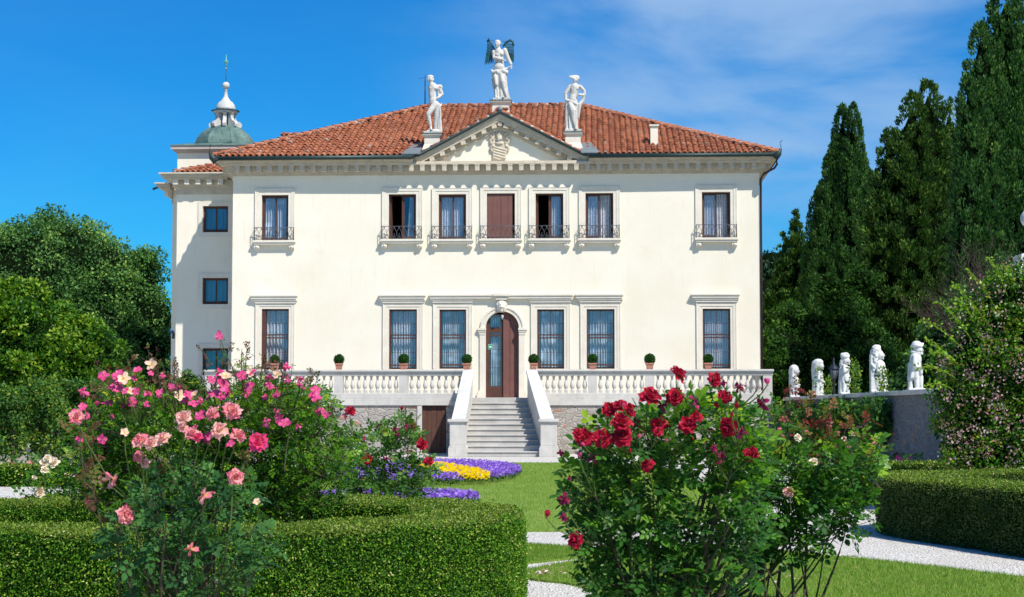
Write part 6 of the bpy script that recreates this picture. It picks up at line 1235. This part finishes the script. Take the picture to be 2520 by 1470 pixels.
# ---- crimson bush, right foreground
RED = crop([(945, 135, 56, 'red'), (1160, 168, 46, 'red'), (1222, 185, 24, 'dark'), (1312, 212, 44, 'dark'), (1482, 195, 32, 'crim'), (775, 275, 64, 'red'), (928, 272, 54, 'red'), (1045, 295, 44, 'dark'), (1222, 270, 46, 'red'), (1300, 340, 28, 'crim'), (1450, 308, 50, 'dark'), (535, 345, 44, 'red'), (600, 325, 44, 'red'), (660, 345, 40, 'red'), (525, 395, 34, 'crim'), (610, 425, 62, 'red'), (700, 425, 40, 'dark'),
            (385, 520, 60, 'red'), (345, 490, 42, 'red'), (495, 520, 56, 'red'), (608, 512, 62, 'red'), (830, 440, 54, 'red'), (825, 480, 32, 'red'), (1005, 440, 54, 'red'), (1055, 400, 44, 'red'), (1250, 450, 60, 'red'), (1332, 485, 48, 'dark'), (240, 605, 26, 'dark'), (358, 632, 26, 'crim'), (440, 640, 44, 'dark'), (768, 682, 46, 'red'), (1205, 630, 52, 'dark'), (1160, 580, 28, 'dark'), (1385, 612, 48, 'red'), (265, 880, 46, 'dark'), (160, 990, 36, 'crim'), (262, 992, 32, 'dark'), (335, 1130, 50, 'red'), (850, 325, 40, 'dark'), (1185, 335, 30, 'crim'), (295, 760, 18, 'dark'), (1150, 475, 16, 'crim'), (1422, 220, 12, 'crim')], 1279.7, 866, .4105, 1.0)
RED += [(random.uniform(1400, 1860), random.uniform(985, 1120) + abs(_u) * 0, random.uniform(5, 9), 'crim') for _u in range(16)]
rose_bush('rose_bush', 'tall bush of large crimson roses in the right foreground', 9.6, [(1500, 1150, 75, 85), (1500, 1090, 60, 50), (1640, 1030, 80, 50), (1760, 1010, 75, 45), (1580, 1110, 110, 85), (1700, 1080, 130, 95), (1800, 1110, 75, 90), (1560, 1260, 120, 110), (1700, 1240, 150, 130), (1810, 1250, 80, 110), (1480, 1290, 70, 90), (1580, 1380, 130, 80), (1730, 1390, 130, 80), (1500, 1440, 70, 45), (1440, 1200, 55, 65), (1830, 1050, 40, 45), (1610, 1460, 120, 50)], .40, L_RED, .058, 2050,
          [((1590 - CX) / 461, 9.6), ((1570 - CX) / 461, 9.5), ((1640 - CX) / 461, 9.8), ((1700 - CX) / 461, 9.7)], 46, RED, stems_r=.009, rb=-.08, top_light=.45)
# ---- second bush to its right
rose_bush('rose_bush', 'rose bush with crimson young shoots and bare canes at right', 13.6, [(1930, 1165, 85, 75), (2010, 1145, 80, 65), (2080, 1180, 70, 75), (1900, 1240, 90, 90), (2000, 1240, 90, 80), (2080, 1260, 55, 60), (1860, 1160, 60, 90), (1850, 1320, 70, 60), (1950, 1330, 80, 40), (2120, 1110, 30, 45)], .42, L_RED, .062, 1700,
          [((x - CX) / 325.7, 13.6 + dy) for x, dy in ((1700, .5), (1745, .3), (1800, .1), (1850, 0), (1900, -.1), (1945, -.2), (1780, .6), (1990, .1))], 26, crop([(1665, 515, 22, 'cream'), (1760, 660, 26, 'cream'), (1610, 840, 40, 'pale'), (1310, 600, 20, 'cream'), (1290, 640, 16, 'cream'), (745, 470, 36, 'pale'), (890, 545, 12, 'pink'), (1555, 465, 14, 'pink')], 1279.7, 866, .4105, 1.0), stems_r=.0095,
          shoots=[(1935, 1120, 1945, 945, 34, 1, .06), (1960, 1130, 1985, 975, 30, 1, .06), (1915, 1140, 1905, 985, 22, 0, .06), (2035, 1140, 2042, 1010, 32, 1, .06), (2060, 1150, 2085, 1035, 20, 1, .065), (2105, 1150, 2135, 1025, 22, 1, .065), (2135, 1200, 2150, 1100, 20, 1, .065), (1890, 1120, 1880, 1000, 18, 0, .06), (2000, 1130, 2005, 1050, 18, 1, .06)], mats2=[L_CRIM], rb=-.05, top_light=.4)
# ---- big shrub inside the round hedge, small magenta flowers
random.seed(21)
MUT = []
EXTRA = []
for i in range(70):
    u = 200 + 590 * random.random(); EXTRA.append((u, 0, 0, 0, random.randint(8, 18), 1 if random.random() < .75 else 0, random.uniform(.028, .045)))
prof = [(190, 985), (250, 915), (330, 895), (420, 905), (480, 960), (540, 905), (610, 900), (700, 905), (770, 940), (800, 1000)]
for i in range(84):
    k = random.random() * (len(prof) - 1); a = prof[int(k)]; b = prof[int(k) + 1]; f_ = k - int(k); u = a[0] + (b[0] - a[0]) * f_; v = a[1] + (b[1] - a[1]) * f_ + abs(random.gauss(0, 1)) * 55 + random.uniform(0, 25)
    MUT.append((u + random.gauss(0, 8), v, random.uniform(8, 15), random.choices(['mut', 'mutc', 'mutl'], [6, 1.1, 3])[0]))
for i, q in enumerate(EXTRA):
    u = q[0]; k = max(j for j in range(len(prof) - 1) if prof[j][0] <= u); f_ = (u - prof[k][0]) / (prof[k + 1][0] - prof[k][0]); v = prof[k][1] + (prof[k + 1][1] - prof[k][1]) * f_; dy = random.gauss(0, 22) + 8
    EXTRA[i] = (u + random.gauss(0, 10), v + 110 + dy, u + random.gauss(0, 16), v + dy, q[4], q[5], q[6])
MUT += [(540, 829, 11, 'mut'), (545, 930, 16, 'mutl'), (520, 935, 12, 'mut'), (548, 950, 20, 'mut'), (372, 898, 13, 'mutc'), (205, 963, 16, 'mutl'), (292, 922, 13, 'mut'), (305, 940, 12, 'mutl'), (706, 902, 14, 'mutl'), (700, 1042, 14, 'mut'), (804, 1022, 10, 'mut'), (215, 1165 + 70, 8, 'mutl')]
rose_bush('rose_bush', 'sprawling rose shrub with small magenta flowers inside the round hedge', 13.8, [(280, 1075, 90, 85), (390, 1050, 100, 85), (500, 1080, 90, 80), (600, 1050, 100, 95), (700, 1020, 85, 85), (750, 1080, 80, 100), (770, 1000, 45, 55), (650, 1130, 150, 100), (450, 1150, 170, 100), (790, 1180, 65, 75), (260, 1160, 75, 85), (340, 985, 65, 40), (650, 975, 70, 40), (620, 1230, 170, 55), (380, 1240, 140, 50), (850, 1120, 35, 60)], .95, L_MUTL, .036, 11500,
          [(-3.0, 13.9), (-2.3, 13.5), (-1.7, 13.9), (-2.6, 14.3), (-2.0, 14.4)], 70, MUT, stems_r=.008, rb=-.06, top_light=.25,
          shoots=[(548, 1000, 540, 830, 16, 0, .040), (520, 900, 490, 855, 8, 1, .035), (545, 905, 568, 850, 9, 1, .035), (610, 960, 608, 860, 20, 1, .045), (640, 960, 585, 895, 14, 1, .04), (640, 950, 650, 880, 22, 1, .04), (690, 960, 700, 905, 14, 1, .04), (760, 960, 770, 915, 12, 1, .04), (375, 960, 385, 872, 14, 1, .04), (420, 950, 430, 885, 10, 1, .04), (290, 960, 262, 915, 14, 1, .045), (330, 980, 320, 905, 22, 1, .045), (400, 990, 410, 920, 26, 1, .045), (450, 1000, 450, 940, 22, 1, .045), (250, 1010, 235, 955, 20, 1, .045), (360, 1040, 350, 960, 26, 1, .045), (240, 1100, 200, 1040, 24, 1, .06), (260, 1130, 215, 1080, 24, 1, .07), (280, 1110, 240, 1060, 20, 1, .06), (360, 1130, 340, 1080, 18, 1, .06), (820, 1030, 822, 985, 10, 1, .04)] + EXTRA, mats2=[L_BRONZE])
# ---- long-stemmed pink roses before the hedge
PK = crop([(92, 715, 64, 'pink'), (878, 720, 68, 'pale'), (875, 790, 46, 'pale'), (1090, 690, 68, 'pink'), (1235, 672, 78, 'hot'), (1145, 815, 76, 'pale'), (1280, 850, 66, 'pink'), (1425, 898, 74, 'hot'), (558, 885, 68, 'pink'), (640, 905, 60, 'pale'), (725, 870, 62, 'pale'), (940, 840, 66, 'pink'), (985, 860, 36, 'hot'), (550, 1005, 52, 'pink'), (600, 1055, 40, 'pale'), (355, 1172, 70, 'loose'), (1260, 1155, 70, 'pink'), (1035, 1285, 72, 'loose'), (448, 1435, 80, 'pink'), (1420, 1335, 26, 'mutc'), (445, 828, 28, 'mutc')], 157.5, 787.5, .3347, 1.0) + [(471, 1352, 22, 'loose')]
for i, q in enumerate(PK):
    if q[3] == 'hot' and i == 4: PK[i] = (q[0], q[1], q[2], 'pink')
rose_bush('rose_bush', 'long-stemmed salmon pink rose bush before the round hedge', 9.9, [(330, 1290, 75, 50), (430, 1270, 110, 60), (560, 1290, 110, 70), (380, 1340, 110, 60), (500, 1360, 130, 60), (620, 1370, 75, 50), (420, 1420, 110, 60), (540, 1430, 100, 50), (460, 1190, 60, 60), (560, 1220, 70, 50), (370, 1220, 50, 50)], .32, L_BLUE, .054, 640,
          [((x - CX) / 447.4, 9.9) for x in (430, 455, 500, 540, 400, 350, 580)], 64, PK, stems_r=.008, rb=-.02, top_light=.1, shoots=[(210, 1200, 195, 1040, 14, 1, .06), (235, 1180, 215, 1080, 12, 1, .06), (250, 1300, 200, 1120, 16, 1, .06), (400, 1240, 390, 1120, 10, 1, .05), (590, 1230, 600, 1120, 10, 1, .05), (470, 1250, 480, 1130, 8, 0, .05), (700, 1160, 720, 1030, 6, 0, .03)], mats2=[L_BRONZE])
# ---- bush with dark red and pink roses behind the hedge
rose_bush('rose_bush', 'light green bush with a few crimson roses left of the stair', 17.6, [(930, 1100, 45, 50), (985, 1080, 38, 55), (900, 1170, 60, 45), (1000, 1160, 50, 45), (950, 1210, 80, 30), (870, 1100, 35, 50), (1030, 1200, 30, 30), (1010, 1060, 22, 25), (1040, 1150, 20, 30)], .35, L_VINE, .064, 800,
          [((950 - CX) / 251.7, 17.6), ((1000 - CX) / 251.7, 17.6), ((900 - CX) / 251.7, 17.7)], 22, [(862, 1012, 13, 'red'), (850, 1021, 9, 'dark'), (988, 1010, 9, 'crim'), (1038, 1094, 14, 'red'), (902, 1131, 13, 'red'), (1056, 1135, 12, 'red'), (894, 1078, 8, 'mut'), (812, 1038, 12, 'mutl'), (1000, 1048, 10, 'dark'), (972, 1058, 9, 'dark'), (980, 1070, 7, 'dark'), (932, 1046, 7, 'dark'), (950, 1128, 9, 'dark'), (966, 1130, 6, 'pink'), (892, 1182, 4, 'crim')], stems_r=.006, rb=.1, shoots=[(990, 1090, 990, 1020, 8, 0, .06), (862, 1090, 862, 1030, 6, 0, .06), (1010, 1090, 1022, 1040, 10, 1, .05), (940, 1090, 942, 1035, 8, 0, .05), (1040, 1130, 1040, 1100, 5, 0, .05)], mats2=[L_CRIM])
rose_bush('rose_bush', 'low bush of creamy white roses at the left beyond the hedge', 17.2, [(120, 1185, 38, 28), (180, 1190, 45, 40), (100, 1220, 28, 22), (150, 1225, 55, 25), (210, 1150, 35, 40), (225, 1210, 40, 40)], .3, L_MUTL, .065, 480, [((150 - CX) / 257.5, 17.2), ((200 - CX) / 257.5, 17.2)], 14,
          [(117, 1128, 9, 'cream'), (133, 1140, 14, 'cream'), (108, 1140, 10, 'cream'), (110, 1156, 10, 'cream'), (184, 1140, 13, 'cream'), (198, 1137, 9, 'cream'), (167, 1168, 10, 'cream'), (181, 1167, 8, 'cream'), (97, 1213, 14, 'cream'), (85, 1175, 6, 'cream'), (62, 1225, 6, 'dark')], stems_r=.005, rb=.05)
rose_bush('rose_bush', 'low rose bush with pink flowers at the foot of the statue wall', 40, [(2090, 1120, 50, 28), (2150, 1122, 40, 25), (2210, 1145, 50, 20), (2030, 1110, 45, 30), (1960, 1080, 40, 40)], .6, L_VINE, .11, 420, [((2090 - CX) / 110.7, 40), ((2150 - CX) / 110.7, 40), ((2210 - CX) / 110.7, 40)], 14,
          [(2148, 1085, 10, 'mut'), (2127, 1093, 9, 'mut'), (2168, 1099, 7, 'mut'), (2211, 1131, 9, 'mut'), (2239, 1127, 6, 'mut'), (2077, 1081, 7, 'cream'), (2100, 1070, 5, 'cream'), (1985, 1062, 5, 'mut')], stems_r=.008, rb=-.1)
rose_bush('rose_bush', 'tiny pale pink roses before the low wall at far left', 43, [(30, 1150, 50, 14), (110, 1150, 60, 16), (200, 1145, 70, 18)], .5, L_VINE, .11, 260, [((60 - CX) / 103, 43), ((150 - CX) / 103, 43)], 8, [(78, 1139, 5, 'mut'), (35, 1141, 4, 'mut'), (22, 1135, 4, 'pale'), (70, 1138, 5, 'pale')], stems_r=.006)
# ---- soil under the bushes and fallen petals
SOIL = plain('dark_soil', (.07, .05, .035), .95, bs=.5)
for i, (x, y, rx, ry) in enumerate([(1.75, 14.0, .75, .5), (.95, 9.7, .45, .35), (-2.4, 13.8, 1.5, 1.4)]):
    m = MB(); m.prismz([(x + rx * math.cos(a) * (1 + .08 * math.sin(3 * a)), y + ry * math.sin(a)) for a in [j * math.pi / 12 for j in range(24)]], 0, .028); tag(m.build('soil', SOIL), kind='structure')
s = Soup(); T = np.array([(0, 0, 0), (.5, .35, .15), (1, 0, .1), (.5, -.35, .15)]); q = []
for (u, v, su, sv, n_) in ((1368, 1422, 28, 6, 26), (1345, 1398 + 22, 20, 4, 10), (2060, 1398, 30, 18, 22), (1900, 1440, 60, 20, 12)):
    for _ in range(n_): g_ = gr(random.gauss(u, su), random.gauss(v, sv)); q.append((g_.x, g_.y, .055))
q = np.array(q); s.stamp(T, CARD_F, q, frames(rdir(len(q)) * [1, 1, .2], rdir(len(q)) * .4 + [0, 0, 1]), .03 + .02 * RNG.random(len(q)), 0); tag(s.build('fallen_petals', AF, smooth=False), 'pale pink petals fallen on the grass', None, None, 'stuff')
